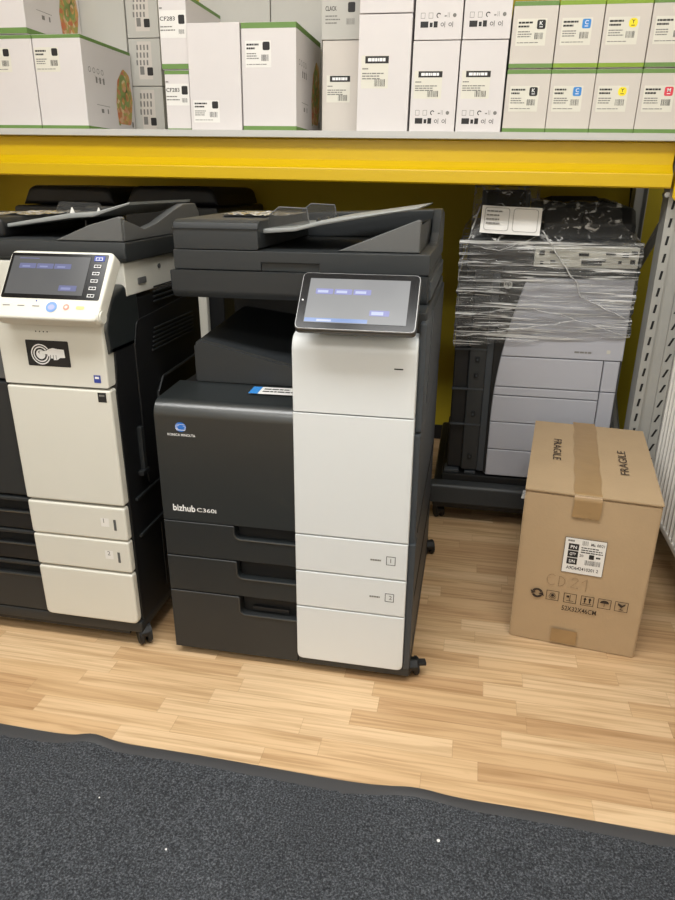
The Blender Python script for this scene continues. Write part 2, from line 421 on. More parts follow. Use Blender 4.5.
# ------------------------------------------------------------------ floor mat
def build_mat():
    t = thing('floor_mat', 'charcoal pile entrance mat with black rubber edge on the laminate floor', 'mat', (0, -1.2, 0))
    y1 = -.322
    def edge(x):   # the rim lifts into small ripples
        return .011*math.exp(-((x+.055)/.05)**2)+.009*math.exp(-((x-.66)/.075)**2)+.002*math.sin(x*9)
    b = MB(t.location)
    xs0, xs1 = -1.9, 1.40
    def ridge(u, v):
        x = xs0+(xs1-xs0)*u; k = edge(x)
        prof = ((0, .0005), (0, .003+.5*k), (-.006, .006+1.2*k), (-.024, .007+1.1*k), (-.030, .0075+.8*k), (-.05, .004))
        i = v*5; j = min(int(i), 4); w = i-j
        y = prof[j][0]*(1-w)+prof[j+1][0]*w; z = prof[j][1]*(1-w)+prof[j+1][1]*w
        return Vector((x, y1+y+.5*k, max(z, .0005)))
    b.grid(ridge, 240, 6, 'matedge'); b.build('rubber_edge', t, 60)
    b = MB(t.location)
    def pile(u, v):
        x = xs0+(xs1-xs0)*u; y = y1-.028-(1.30)*v
        k = edge(x)*math.exp(-v*12)
        h = .0085+1.1*k+.0018*noise.noise(Vector((x*90, y*90, 0)))+.0015*noise.noise(Vector((x*14, y*14, 3)))
        return Vector((x, y+.5*k, h if v > 0 else .0065+k))
    b.grid(pile, 330, 150, 'carpet'); o = b.build('pile', t, 180); o['kind'] = 'stuff'
    for i, (x, y, r, where) in enumerate((( .22, -.55, .0022, 'white lint crumb on the dark mat, nearest the mat centre'), (.715, -.432, .0032, 'brightest white lint crumb on the dark mat, below the white printer panel'), (.04, -.47, .0016, 'tiny white lint crumb on the dark mat, left of the others'))):
        bm = bmesh.new(); bmesh.ops.create_icosphere(bm, subdivisions=2, radius=r)
        for v in bm.verts: v.co *= 1+.35*noise.noise(v.co*700); v.co.z *= .6
        c = MB().addbm(bm, 'whiteink').build('lint_crumb'); c.location = (x, y, .0115)
        tag(c, where, 'crumb', 'white crumbs on the mat')
build_mat()

# ------------------------------------------------------------------ casters
def caster(parent, org, x, y, z, r=.024, ang=0., lever=False):
    """z = top of the stem; wheel sits on the floor"""
    b = MB(org)
    R = Matrix.Translation((x, y, 0)) @ Matrix.Rotation(ang, 4, 'Z')
    for s in (-1, 1):
        p0 = R @ Vector((s*.004, .008, r)); p1 = R @ Vector((s*.017, .008, r))
        b.cyl(p0, p1, r, 'rubber', n=20, bev=.003)
    b.prism(rpoly([(-.018, r), (.018, r+.004), (.020, r+.02), (-.006, r+.028), (-.022, r+.016)], .006), 'x', -.012, .012, 'deep', .003, mtx=R)
    b.cyl(R @ Vector((0, 0, r+.015)), R @ Vector((0, 0, max(z, r+.02))), .010, 'deep')
    if lever:
        b.box(.012, .034, -.012, .008, r+.012, r+.022, 'rubber', .003, mtx=R)
    return b.build('caster', parent)

# ------------------------------------------------------------------ main printer
def drawer_front(b, x0, x1, z0, z1, y0, y1, nx, nd, m):
    """dark drawer face with a finger scoop cut out of its top right"""
    pts = [(x0, z0), (x1, z0), (x1, z1-nd), (nx, z1-nd), (nx, z1), (x0, z1)]
    pp = rpoly(pts, [0, 0, 0, .016, .004, 0])
    b.prism(pp, 'y', y0, y1, m, .0016, 1)

def main_printer():
    t = thing('office_printer', 'tall charcoal and white office copier with lit tilted touch screen, centre of the picture', 'printer', (.31, .33, 0))
    O = t.location
    # body carcass
    b = MB(O)
    b.box(.004, .600, .034, .685, .045, .700, 'deep', .004)
    b.box(.597, .615, .006, .685, .040, .660, 'slate', .006)
    b.box(.606, .6165, .05, .66, .21, .222, 'deep'); b.box(.606, .6165, .05, .66, .40, .412, 'deep')
    b.box(0, .006, .03, .685, .045, .690, 'black', .002)
    b.build('body', t)
    b = MB(O); b.box(.334, .617, .001, .688, .020, .0445, 'charcoal', .004); b.box(.01, .335, .034, .688, .022, .0445, 'deep', .003); b.box(.6005, .617, -.002, .04, .0445, .395, 'slate', .003); b.build('base', t)
    # front door whose top rolls back into the tray deck
    b = MB(O)
    prof = [(0, .399), (0, .664)]
    for k in range(1, 9):
        a = k/8*PI/2; prof.append((.034-.034*math.cos(a), .664+.036*math.sin(a)))
    prof += [(.155, .707), (.155, .69), (.036, .672), (.036, .399)]
    b.prism(prof, 'x', 0, .3325, 'charcoal_smooth', .0015, 1)
    fd = b.build('front_door', t)
    b = MB(O); fr = front(0, 0, 0)
    # blue globe and maker's name
    b.disc(fr, .0645, .641, .0135, 'globe', ky=.86)
    for k, (zz, w) in enumerate(((.647, .021), (.6435, .025), (.640, .0265), (.6365, .026), (.633, .022))):
        b.quad(fr, .0645-w/2, zz, w, .0008+.0002*k, 'whiteink', .0006)
    b.disc(fr, .066, .640, .009, 'globe', .0008, ky=.55)
    b.build('emblem', fd)
    b = MB(O); b.text(fr, .031, .6185, 'KONICA MINOLTA', 'whiteink', w=.068, h=.0062); b.build('lettering', fd); b = MB(O)
    b.text(fr, .028, .4245, 'bizhub', 'whiteink', w=.057, h=.0175, bold=.02)
    b.text(fr, .089, .4265, 'C360i', 'whiteink', w=.049, h=.0105, bold=.006)
    b.build('lettering', fd)
    # drawers
    for z0, z1, nd, nx in ((.3015, .396, .034, .180), (.2, .2985, .046, .182), (.045, .197, .050, .184)):
        b = MB(O)
        drawer_front(b, 0, .3325, z0 if z0 > .1 else .023, z1, 0, .03, nx, nd, 'charcoal_dark' if z0 > .1 else 'dgrey')
        d = b.build('drawer', t)
        b = MB(O)
        lip = [(nx, -.001, z1-.002)]
        cz = z1-nd
        for k in range(6):
            a = PI+k/5*PI/2; lip.append((nx+.016+.016*math.cos(a), -.001, cz+.016+.016*math.sin(a)))
        lip.append((.332, -.001, cz))
        b.tube(lip, .0022, 'charcoal_smooth')
        b.box(nx+.004, .332, .022, .031, cz, z1, 'deep')
        if z0 < .1: b.box(nx+.03, .31, .012, .024, cz+.008, cz+.02, 'black', .002)
        b.build('handle', d)
    # white panels
    b = MB(O)
    prof = [(-.008, .7015), (-.008, .835)]
    for k in range(1, 9):
        a = k/8*PI*.42; prof.append((.022-.030*math.cos(a), .835+.034*math.sin(a)))
    prof += [(.075, .882), (.075, .7015)]
    b.prism(prof, 'x', .3335, .600, 'white', .004, 3)
    b.quad(front(0, -.008, 0), .553, .8055, .019, .0028, 'ink'); b.build('control_cover', t)
    def panel(z0, z1, name, rb=0., txt=None):
        b = MB(O); x0, x1 = .3335, .600
        b.prism(rpoly([(x0, z0), (x1, z0), (x1, z1), (x0, z1)], [rb, rb, .003, .003]), 'y', -.008, .033, 'white', .003, 2)
        p = b.build(name, t)
        if txt:
            b = MB(O); f = front(0, -.008, 0); zc = txt[0]
            b.frame(f, .551, zc-.0115, .0215, .023, .0014, 'ink')
            b.text(f, .5605, zc-.005, txt[1], 'inkgrey', h=.011)
            b.lines(f, .514, zc-.003, .032, 1, .004, .0042, 'inkgrey', seed=3)
            b.build('marking', p)
        return p
    panel(.3995, .6985, 'side_door'); panel(.3015, .3965, 'drawer_panel', 0, (.351, '1')); panel(.2005, .2985, 'drawer_panel', 0, (.251, '2')); panel(.043, .1975, 'drawer_panel', .016)
    # tower behind the white cover, output bay walls
    b = MB(O)
    b.box(.334, .612, .04, .685, .700, .918, 'charcoal', .006)
    b.box(.03, .335, .50, .685, .700, .918, 'black', .004)
    b.box(.600, .6155, .012, .685, .663, .90, 'slate', .005)
    b.prism([(.10, .70), (.20, .90), (.66, .90), (.66, .70)], 'x', .615, .6175, 'charcoal', .001)
    b.build('tower', t)
    # output tray hump
    b = MB(O)
    vs = [(.046, .15, .705), (.334, .15, .705), (.334, .15, .752), (.27, .15, .766), (.062, .15, .813), (.046, .15, .800),
          (.046, .50, .705), (.334, .50, .705), (.334, .50, .80), (.27, .50, .812), (.062, .50, .838), (.046, .50, .826)]
    fs = [(0, 1, 2, 3, 4, 5), (11, 10, 9, 8, 7, 6)]+[(i, i+6, (i+1) % 6+6, (i+1) % 6) for i in range(6)]
    bm = bmesh.new(); V = [bm.verts.new(v) for v in vs]
    for f in fs: bm.faces.new([V[i] for i in f])
    bmesh.ops.recalc_face_normals(bm, faces=bm.faces[:])
    bmesh.ops.bevel(bm, geom=list(bm.edges), offset=.005, segments=2, affect='EDGES')
    b.addbm(bm, 'charcoal'); b.build('output_tray', t)
    b = MB(O); f = ((.203, .082, .7062), (1, .03, 0), (0, 1, .05))
    b.quad(f, 0, 0, .125, .048, 'paper', .0008); b.quad(f, 0, 0, .022, .048, 'blue', .001); b.lines(f, .03, .03, .085, 2, .016, .007, 'ink', .0012)
    b.build('sticker', t)
    # scanner
    b = MB(O)
    prof = [(.132, .917), (.120, .935), (.118, .979), (.66, .979), (.685, .96), (.685, .917)]
    b.prism(prof, 'x', .014, .606, 'charcoal', .006, 2)
    b.box(.600, .611, .15, .66, .925, .965, 'slate', .003)
    b.build('scanner', t)
    # document feeder
    b = MB(O)
    x0, x1, yf, yb = .024, .607, .124, .68
    b.box(x0, .232, yf, yf+.03, .9805, 1.024, 'charcoal', .003); b.box(.365, x1, yf, yf+.03, .9805, 1.024, 'charcoal', .003)
    b.box(.228, .369, yf, yf+.03, .999, 1.0235, 'charcoal', .002)
    b.box(x0, x1, yf+.018, yb, .9805, 1.024, 'charcoal', .005)
    b.box(.230, .367, yf+.006, yf+.02, .981, 1.0, 'charcoal_dark')
    fb = b.build('document_feeder', t)
    b = MB(O)   # feeder head, left
    prof = [(.124, 1.026), (.122, 1.068), (.128, 1.082), (.142, 1.088), (.60, 1.092), (.63, 1.08), (.64, 1.026)]
    b.prism(prof, 'x', .026, .228, 'charcoal', .006, 2)
    b.box(.027, .227, .120, .126, 1.0685, 1.0705, 'deep')
    b.box(.10, .205, .26, .40, 1.089, 1.0925, 'black', .002)
    b.build('feeder_head', fb)
    b = MB(O)   # rear rail and right shoulder
    b.prism([(.226, 1.024), (.226, 1.088), (.60, 1.102), (.607, 1.09), (.607, 1.024)], 'y', .60, .68, 'charcoal', .006, 2)
    b.prism(rpoly([(.36, 1.024), (.607, 1.024), (.607, 1.104), (.52, 1.104), (.45, 1.05), (.40, 1.03)], [.0, .0, .016, .02, .02, .01]), 'x', .585, .607, 'charcoal', .004)
    b.build('feeder_frame', fb)
    b = MB(O)   # sloping paper tray
    b.prism([(.222, 1.058), (.30, 1.064), (.36, 1.078), (.575, 1.114), (.580, 1.119), (.36, 1.088), (.30, 1.073), (.222, 1.068)], 'y', .165, .56, 'lightgrey', .003)
    for y in (.25, .36, .47): b.box(.33, .335, y, y+.03, 1.077, 1.0885, 'charcoal', .001)
    b.build('paper_tray', fb)
    b = MB(O)   # wedge under the tray, right
    b.prism(rpoly([(.40, 1.025), (.582, 1.025), (.582, 1.092), (.575, 1.093)], [.0, .0, .004, .004]), 'y', .148, .17, 'grey', .003)
    b.prism([(.44, 1.025), (.582, 1.025), (.582, 1.082)], 'y', .171, .50, 'charcoal', .002)
    b.build('tray_support', fb)
    for yy, xa in ((.185, .232), (.50, .232)):
        b = MB(O)
        b.prism(rpoly([(xa, 1.070), (xa+.098, 1.078), (xa+.095, 1.112), (xa+.03, 1.115), (xa+.004, 1.098)], .010), 'y', yy, yy+.003, 'smoke', .0006, 1)
        b.tube([(xa+.003, yy, 1.096), (xa+.028, yy, 1.1145), (xa+.092, yy, 1.112), (xa+.097, yy, 1.08)], .0016, 'grey')
        b.build('paper_guide', fb)
    # crumpled clear film left on the feeder head
    b = MB(O)
    def crumple(u, v):
        x = .10+.16*u; y = .24+.20*v
        return Vector((x, y, 1.0930+.005*abs(noise.noise(Vector((x*38, y*30, 1))))+.003*abs(noise.noise(Vector((x*90, y*80, 5))))))
    b.grid(crumple, 30, 30, 'filmscrap'); o = b.build('clear_film', fb, 25); tag(o, 'crumpled clear film')
    # screen: a slab leaning back 45 degrees
    P0 = Vector((.352, -.060, .893)); ang = math.radians(47)
    u = Vector((1, 0, 0)); v = Vector((0, math.cos(ang), math.sin(ang))); n = u.cross(v)
    W, H = .246, .137
    mt = Matrix(((u.x, v.x, n.x, P0.x), (u.y, v.y, n.y, P0.y), (u.z, v.z, n.z, P0.z), (0, 0, 0, 1)))
    b = MB(O); b.prism(rpoly([(0, 0), (W, 0), (W, H), (0, H)], .012), 'z', -.019, -.003, 'charcoal_smooth', .004, 2, mtx=mt)
    b.prism([(.03, .872), (.03, .90), (.075, .945), (.12, .95), (.12, .872)], 'x', .40, .56, 'charcoal')
    dp = b.build('touch_panel', t)
    b = MB(O); b.prism(rpoly([(.001, .001), (W-.001, .001), (W-.001, H-.001), (.001, H-.001)], .012), 'z', -.0035, 0, 'silver', .001, 1, mtx=mt); b.build('trim_ring', dp)
    fr = (P0, u, v)
    b = MB(O); b.rrect(fr, .003, .003, W-.006, H-.006, .010, 'glassblk', .0006); b.disc(fr, .0095, .068, .0018, 'whiteink', .0012); b.build('bezel', dp)
    b = MB(O); b.quad(fr, .019, .016, W-.040, H-.032, 'screen', .0012)
    for xx in (.034, .073, .112): b.rrect(fr, xx, .083, .036, .013, .002, 'btn_lav', .0018); b.quad(fr, xx+.004, .086, .022, .006, 'btn_wht', .0022)
    b.rrect(fr, .150, .035, .040, .013, .002, 'btn_lav', .0018); b.quad(fr, .154, .037, .024, .008, 'btn_wht', .0022)
    b.quad(fr, .020, .017, .128, .009, 'btn_blu', .0018); b.quad(fr, .045, .018, .03, .005, 'btn_wht', .0022)
    b.build('screen', dp)
    for x, y, lv in ((.622, .035, True), (.622, .655, False), (.05, .06, False), (.05, .64, False)):
        caster(t, O, x, y, .03, ang=.25 if lv else .3, lever=lv)
    return t
main_printer()

# ------------------------------------------------------------------ left printer
def left_printer():
    t = thing('office_printer', 'black and ivory office copier with pointing-hand sticker, cut off by the left edge', 'printer', (-.40, .33, 0))
    O = t.location
    XA, XB = -.71, -.092
    b = MB(O)
    b.box(XA, XB-.012, .03, .535, .075, .870, 'deep', .004)
    b.prism([(.012, .06), (.012, .71), (.02, .735), (.03, .86), (.06, .905), (.538, .905), (.542, .06)], 'x', XB-.016, XB, 'black', .004)
    b.box(XA, XA+.006, .03, .54, .06, .9, 'black')
    b.build('body', t)
    # right flank: raised panel, louvres, hinge bars
    b = MB(O)
    b.prism(rpoly([(.115, .43), (.525, .43), (.525, .875), (.135, .855), (.115, .80)], .02), 'x', XB-.002, XB+.004, 'black', .0025)
    sp = b.build('side_panel', t)
    b = MB(O)
    for k in range(6):
        z = .765+k*.0105
        b.box(XB+.002, XB+.0075, .20+.004*k, .47, z, z+.0045, 'charcoal', .0015)
    for k in range(4):
        z = .848+k*.012
        b.box(XB-.001, XB+.0055, .24, .47-.05*(3-k)/3, z+.034, z+.0385, 'charcoal', .0015)
    b.build('louvre', sp)
    b = MB(O)
    b.tube([(XB+.004, .19, .50), (XB+.010, .19, .51), (XB+.010, .20, .66), (XB+.010, .24, .69), (XB+.010, .52, .70)], .004, 'charcoal')
    b.box(XB-.001, XB+.012, .085, .10, .485, .60, 'charcoal', .003); b.box(XB-.001, XB+.014, .07, .105, .475, .487, 'charcoal', .002)
    b.box(XB-.001, XB+.003, .16, .52, .10, .30, 'black', .002); b.box(XB-.001, XB+.006, .04, .53, .315, .322, 'charcoal', .001); b.box(XB-.001, XB+.006, .04, .53, .418, .425, 'charcoal', .001)
    b.build('side_rail', t)
    b = MB(O); b.box(XA, XB+.002, -.004, .54, .048, .082, 'dgrey', .008); b.box(XA, -.13, .0, .03, .04, .05, 'black'); b.build('base', t)
    # dark fronts, left
    b = MB(O); b.box(XA, -.366, -.002, .03, .426, .722, 'dgrey', .005); b.build('front_door', t)
    b = MB(O); b.box(XA, -.364, .006, .03, .727, .872, 'grey', .005); b.build('front_cover', t)
    for z0, z1, nm in ((.330, .420, '1'), (.238, .326, '2'), (.083, .232, '')):
        b = MB(O)
        h = .042
        b.box(XA, -.358, -.003, .022, z0, z1-h, 'dgrey' if z0 < .1 else 'black', .004)
        b.box(XA, -.358, .014, .03, z1-h, z1, 'deep')
        b.box(XA, -.358, -.003, .02, z1-.012, z1-.001, 'charcoal', .003)
        d = b.build('drawer', t)
        b = MB(O); b.tube([(XA, -.003, z1-h), (-.36, -.003, z1-h)], .003, 'charcoal_smooth'); b.build('handle', d)
        b = MB(O)
        zz0 = z0-.001
        b.prism(rpoly([(-.3605, zz0), (-.0955, zz0), (-.0955, z1), (-.3605, z1)], [.016]*2+[.0085]*2), 'y', -.012, .012, 'ivory', .006, 3) if not nm else b.box(-.3605, -.0955, -.012, .012, zz0, z1, 'ivory', .006, 3)
        p = b.build('drawer_panel', d)
        if nm:
            f = front(0, -.012, 0); b = MB(O)
            b.quad(f, -.163, z0+.036, .022, .024, 'paper', .0005); b.text(f, -.156, z0+.047, nm, 'inkgrey', h=.012, d=.0009)
            b.quad(f, -.129, z0+.028, .007, .030, 'grey', .0006); b.build('marking', p)
    b = MB(O)
    b.box(-.3605, -.0955, -.012, .02, .4255, .7205, 'ivory', .006, 3)
    p = b.build('side_door', t)
    b = MB(O); f = front(0, -.012, 0); b.quad(f, -.127, .692, .021, .023, 'ink', .0006); b.quad(f, -.124, .706, .014, .004, 'inkgrey', .001); b.build('black_sticker', p)
    b = MB(O)
    b.prism([(-.012, .726), (-.012, .868), (-.006, .876), (.03, .876), (.03, .726)], 'x', -.3615, -.0965, 'ivory', .005, 3)
    p = b.build('control_cover', t)
    b = MB(O); f = front(0, -.012, 0)
    for k in range(4): MB(O).disc(f, -.26+k*.0095, .8505, .0016, 'ink', .0006).build('indicator_dot', p)
    b.quad(f, -.131, .738, .017, .018, 'navy', .0006); b.quad(f, -.128, .7475, .010, .005, 'whiteink', .001); b.build('blue_sticker', p)
    # pointing hand sticker
    b = MB(O); b.rrect(f, -.291, .7705, .107, .060, .003, 'ink', .0006)
    cx, cy = -.256, .798
    for r0, r1 in ((.0215, .0243), (.0155, .0185), (.0, .0115)): b.ring(f, cx, cy, r0, r1, 'whiteink', .0010, ky=.98)
    hand = [(-.262, .803), (-.259, .806), (-.243, .807), (-.234, .812), (-.224, .815), (-.212, .813), (-.194, .812), (-.193, .792), (-.207, .791), (-.214, .786), (-.224, .785), (-.226, .789), (-.232, .789), (-.233, .793), (-.239, .794), (-.240, .799), (-.259, .800)]
    b.poly(f, hand, 'ink', .0013)
    c0 = Vector((-.225, .800)); b.poly(f, [tuple(c0+(Vector(h)-c0)*.93) for h in hand], 'whiteink', .0016)
    for xx in (-.232, -.225, -.218): b.quad(f, xx, .788, .0011, .010, 'ink', .0019)
    b.build('hand_sticker', p)
    # dark shoulder right of the console
    b = MB(O)
    b.prism(rpoly([(.0, .80), (-.006, .86), (.03, .925), (.10, .946), (.16, .93), (.16, .80)], [.004, .02, .05, .04, .03, .004], 8), 'x', -.135, XB+.002, 'charcoal_smooth', .012, 4)
    b.build('shoulder', t)
    # ivory scanner band
    b = MB(O)
    b.box(XA, XB+.004, .10, .54, .916, .992, 'ivory', .004)
    b.box(XA, -.13, .092, .12, .90, .992, 'ivory', .004)
    b.box(XB+.003, XB+.008, .16, .20, .937, .952, 'grey', .002); b.cyl((XB+.002, .28, .968), (XB+.007, .28, .968), .006, 'grey', n=14); b.box(XB+.003, XB+.007, .50, .515, .95, .985, 'grey', .001)
    b.build('scanner', t)
    # document feeder
    b = MB(O)
    b.prism([(.090, 1.002), (.086, 1.02), (.092, 1.038), (.55, 1.042), (.55, .994), (.100, .994)], 'x', XA, XB+.018, 'charcoal', .005, 2)
    fd = b.build('document_feeder', t)
    b = MB(O)
    b.prism(rpoly([(-.248, 1.04), (-.079, 1.04), (-.079, 1.091), (-.086, 1.093), (-.16, 1.074)], [0, .0, .004, .004, .03]), 'y', .092, .112, 'grey', .003)
    b.build('tray_support', fd)
    b = MB(O)
    b.prism(rpoly([(.10, 1.04), (.10, 1.088), (.20, 1.062), (.27, 1.072), (.38, 1.100), (.44, 1.112), (.52, 1.112), (.545, 1.09), (.545, 1.04)], [0, .006, .02, .03, .02, .02, .01, .01, 0]), 'x', -.10, XB+.015, 'grey', .003)
    b.build('feeder_frame', fd)
    b = MB(O)
    b.prism([(-.56, 1.040), (-.40, 1.064), (-.25, 1.084), (-.19, 1.088), (-.095, 1.116), (-.093, 1.122), (-.19, 1.098), (-.25, 1.096), (-.40, 1.073), (-.56, 1.049)], 'y', .17, .53, 'lightgrey', .003)
    for xx in (-.27, -.20): b.prism([(xx, 1.09), (xx+.014, 1.092), (xx+.008, 1.108)], 'y', .20, .206, 'paper', .001)
    b.build('paper_tray', fd)
    b = MB(O); b.box(XA, -.42, .15, .53, 1.035, 1.085, 'black', .014, 3); b.box(-.42, -.30, .52, .55, 1.03, 1.10, 'dgrey', .01); b.build('feeder_head', fd)
    b = MB(O)
    b.prism(rpoly([(-.45, 1.085), (-.30, 1.085), (-.31, 1.112), (-.43, 1.115)], .012), 'y', .42, .424, 'smoke', .001, 1); b.build('paper_guide', fd)
    b = MB(O)
    def crumple(u, v):
        x = -.56+.17*u; y = .25+.25*v
        return Vector((x, y, 1.0865+.006*abs(noise.noise(Vector((x*34, y*30, 9))))))
    b.grid(crumple, 26, 26, 'filmscrap'); tag(b.build('clear_film', fd, 25), 'crumpled clear film')
    # console
    A = Vector((-.328, -.0566, .8916)); ang = math.radians(52.6)
    u = Vector((1, 0, 0)); v = Vector((0, math.cos(ang), math.sin(ang))); n = u.cross(v)
    K = .97; mt = Matrix(((K, K*v.x, K*n.x, A.x), (0, K*v.y, K*n.y, A.y), (0, K*v.z, K*n.z, A.z), (0, 0, 0, 1)))
    X1, H = .256, .169
    b = MB(O)
    b.prism(rpoly([(0, -.004), (X1, -.004), (X1+.006, H), (.002, H)], [.008, .016, .016, .016]), 'z', -.036, 0, 'ivory', .006, 3, mtx=mt)
    b.prism(rpoly([(.0, .872), (.06, .872), (.10, .93), (.06, .93)], .004), 'x', -.34, -.12, 'ivory', .003)
    c = b.build('console', t)
    b = MB(O); b.cyl(mt @ Vector((X1-.012, .014, -.016)), mt @ Vector((X1+.005, .014, -.016)), .0165, 'ivory', n=28, bev=.003); b.build('hinge_cap', c)
    fr = (A, u*K, v*K)
    b = MB(O); b.rrect(fr, .007, .046, X1-.013, H-.054, .005, 'glassblk', .0006)
    b.build('bezel', c)
    b = MB(O); b.quad(fr, .014, .056, .193, H-.072, 'screen2', .0012)
    for xx in (.034, .078, .122): b.rrect(fr, xx, .121, .042, .013, .002, 'btn_dim', .0018); b.quad(fr, xx+.008, .124, .02, .004, 'btn_dim2', .0022)
    b.rrect(fr, .146, .066, .044, .014, .002, 'btn_dim', .0018); b.quad(fr, .152, .069, .024, .006, 'btn_dim2', .0022)
    b.quad(fr, .03, .146, .05, .002, 'btn_dim', .0018)
    b.build('screen', c)
    for k in range(6):
        b = MB(O); yy = .052+k*.0185
        if k == 5: b.rrect(fr, .216, yy-.001, .026, .0135, .002, 'navy', .0012)
        b.frame(fr, .220, yy+.001, .009, .0075, .0012, 'whiteink', .0016); b.frame(fr, .2278, yy+.001, .009, .0075, .0012, 'whiteink', .0016)
        b.build('side_key', c)
    b = MB(O)
    b.disc(fr, .140, .026, .0135, 'startblue', .0010, ky=.95); b.disc(fr, .140, .0255, .0085, 'startblue2', .0014, ky=.8)
    b.build('start_button', c)
    b = MB(O); b.disc(fr, .176, .027, .0075, 'stopred', .0010); b.disc(fr, .176, .027, .0035, 'cream', .0014); b.build('stop_button', c)
    b = MB(O); b.rrect(fr, .200, .023, .020, .0075, .003, 'resetyel', .0010); b.build('reset_button', c)
    for xx in (.018, .055, .092):
        b = MB(O); b.quad(fr, xx, .026, .018, .0022, 'inkgrey', .0008); b.build('key_print', c)
    MB(O).quad(fr, .098, .038, .003, .004, 'navy', .0008).build('indicator', c)
    for x, y in ((-.098, .020), (-.105, .48), (-.66, .05), (-.66, .48)): caster(t, O, x, y, .055, r=.030, ang=.7)
left_printer()

# ------------------------------------------------------------------ wrapped printer at the back
def wrapped_printer():
    t = thing('office_printer', 'grey and white office copier bound in clear stretch film under the rack', 'printer', (.93, 1.28, 0))
    O = t.location
    x0, x1, yf, yb = .656, 1.198, .93, 1.60
    b = MB(O)
    b.box(x0+.13, x1-.002, yf+.012, yb, .19, .90, 'deep', .004)
    b.box(x0+.02, x1-.01, yf+.05, yb, .88, 1.0, 'charcoal', .01)
    b.box(x1-.006, x1+.004, yf+.02, yb, .20, .90, 'grey', .003)
    b.build('body', t)
    b = MB(O)    # dark column on the left with its latches
    b.box(x0, x0+.052, yf+.03, yb-.1, .20, .88, 'black', .006)
    b.box(x0+.05, x0+.108, yf+.012, yb-.1, .20, .90, 'charcoal', .006)
    b.box(x0+.106, x0+.150, yf+.018, yb-.1, .195, .90, 'slate', .004)
    b.build('side_column', t)
    for z in (.245, .405, .545, .60, .70):
        b = MB(O); b.box(x0+.072, x0+.086, yf+.004, yf+.016, z, z+.018, 'deep', .003); b.box(x0+.076, x0+.082, yf+.001, yf+.006, z+.005, z+.012, 'slate', .001); b.build('latch', t)
    for z in (.37, .50, .64):
        MB(O).box(x0-.001, x0+.11, yf+.009, yf+.02, z, z+.006, 'slate', .001).build('seam_strip', t)
    def lx(z):   # swept left edge of the white fronts
        k = max(0, (z-.40)/.49); return .795+.078*k**2
    def pan(name, z0, z1, xr, xl=None):
        b = MB(O); n = 8; zs = [z0+(z1-z0)*i/n for i in range(n+1)]
        pts = [(xr, z0), (xr, z1)]+[(lx(z) if xl is None else xl, z) for z in reversed(zs)]
        b.prism(pts, 'y', yf, yf+.03, 'hpwhite', .002, 1); return b.build(name, t)
    d = pan('upper_door', .629, .887, 1.198)
    b = MB(O); f = front(0, yf, 0)
    b.lines(f, 1.045, .650, .075, 1, .01, .006, 'inkgrey'); b.build('lettering', d); MB(O).rrect(f, 1.145, .652, .012, .012, .003, 'stamp', .0006).build('square_mark', d)
    pan('front_door', .523, .626, 1.140); pan('side_panel', .523, .626, 1.192, 1.143)
    pan('drawer', .492, .520, 1.140)
    pan('side_panel', .395, .520, 1.192, 1.143)
    pan('drawer', .395, .489, 1.140); pan('drawer', .293, .392, 1.192); pan('drawer', .192, .290, 1.190)
    # hardware strip above the fronts
    b = MB(O); b.box(.79, 1.20, yf+.004, yf+.05, .889, .920, 'charcoal', .004); b.box(x0+.02, .885, yf+.01, yf+.05, .90, .99, 'black', .01); b.build('control_strip', t)
    b = MB(O); b.box(.885, 1.20, yf+.006, yf+.05, .921, .985, 'stamp', .004)
    for xx, zz, w, h in ((.90, .958, .016, .014), (.93, .962, .022, .008), (.905, .93, .01, .01), (.935, .935, .016, .008), (1.03, .930, .062, .018), (1.02, .958, .03, .008), (1.10, .962, .03, .008), (1.15, .955, .018, .016), (1.14, .935, .01, .01), (1.175, .965, .018, .01), (1.175, .935, .014, .014), (1.09, .94, .012, .008)):
        b.box(xx, xx+w, yf+.003, yf+.01, zz, zz+h, 'deep', .001)
    b.build('hardware_panel', t)
    b = MB(O); fr = front(0, yf+.009, 0); c = (.812, .942)
    b.disc(fr, c[0], c[1]-.078, .0140, 'steel', .011); b.text(fr, c[0]-.009, c[1]-.085, 'hp', 'charcoal', w=.017, h=.018, d=.0116); b.build('round_badge', t)
    # feeder lid
    b = MB(O)
    b.prism(rpoly([(.99, 1.0), (.985, 1.05), (1.03, 1.10), (1.55, 1.12), (1.58, 1.09), (1.58, 1.0)], .02), 'x', .90, 1.19, 'black', .02, 3)
    b.prism(rpoly([(.97, .99), (.965, 1.0), (1.0, 1.03), (1.58, 1.04), (1.58, .99)], .006), 'x', x0+.02, .91, 'charcoal', .008)
    b.prism(rpoly([(1.03, 1.095), (1.25, 1.13), (1.5, 1.12), (1.5, 1.09)], .01), 'x', .94, 1.10, 'deep', .006)
    b.build('document_feeder', t)
    b = MB(O); mt = Matrix.Translation((.785, 1.03, 1.09)) @ Matrix.Rotation(math.radians(-18), 4, 'X')
    b.box(-.077, .077, -.012, .012, -.04, .062, 'deep', .008, mtx=mt); b.box(-.062, .062, -.015, -.01, -.03, .052, 'glassblk', .002, mtx=mt)
    b.box(-.03, .03, .0, .04, -.07, -.03, 'black', .005, mtx=mt); b.build('display', t)
    # pedestal
    b = MB(O)
    b.box(.612, 1.225, .905, 1.62, .055, .150, 'black', .012)
    b.box(.640, 1.215, .93, 1.6, .149, .185, 'deep', .006)
    b.prism(rpoly([(.885, .085), (.895, .150), (.93, .163), (.93, .085)], [.004, .018, .006, 0]), 'x', .604, 1.225, 'charcoal', .006)
    b.box(.648, .70, .94, 1.0, .184, .198, 'slate', .004); b.box(.72, .76, .94, 1.0, .184, .196, 'slate', .004)
    b.build('pedestal', t)
    for x, y in ((.64, .94), (1.19, .94), (.64, 1.58), (1.19, 1.58)): caster(t, O, x, y, .06, ang=.4)
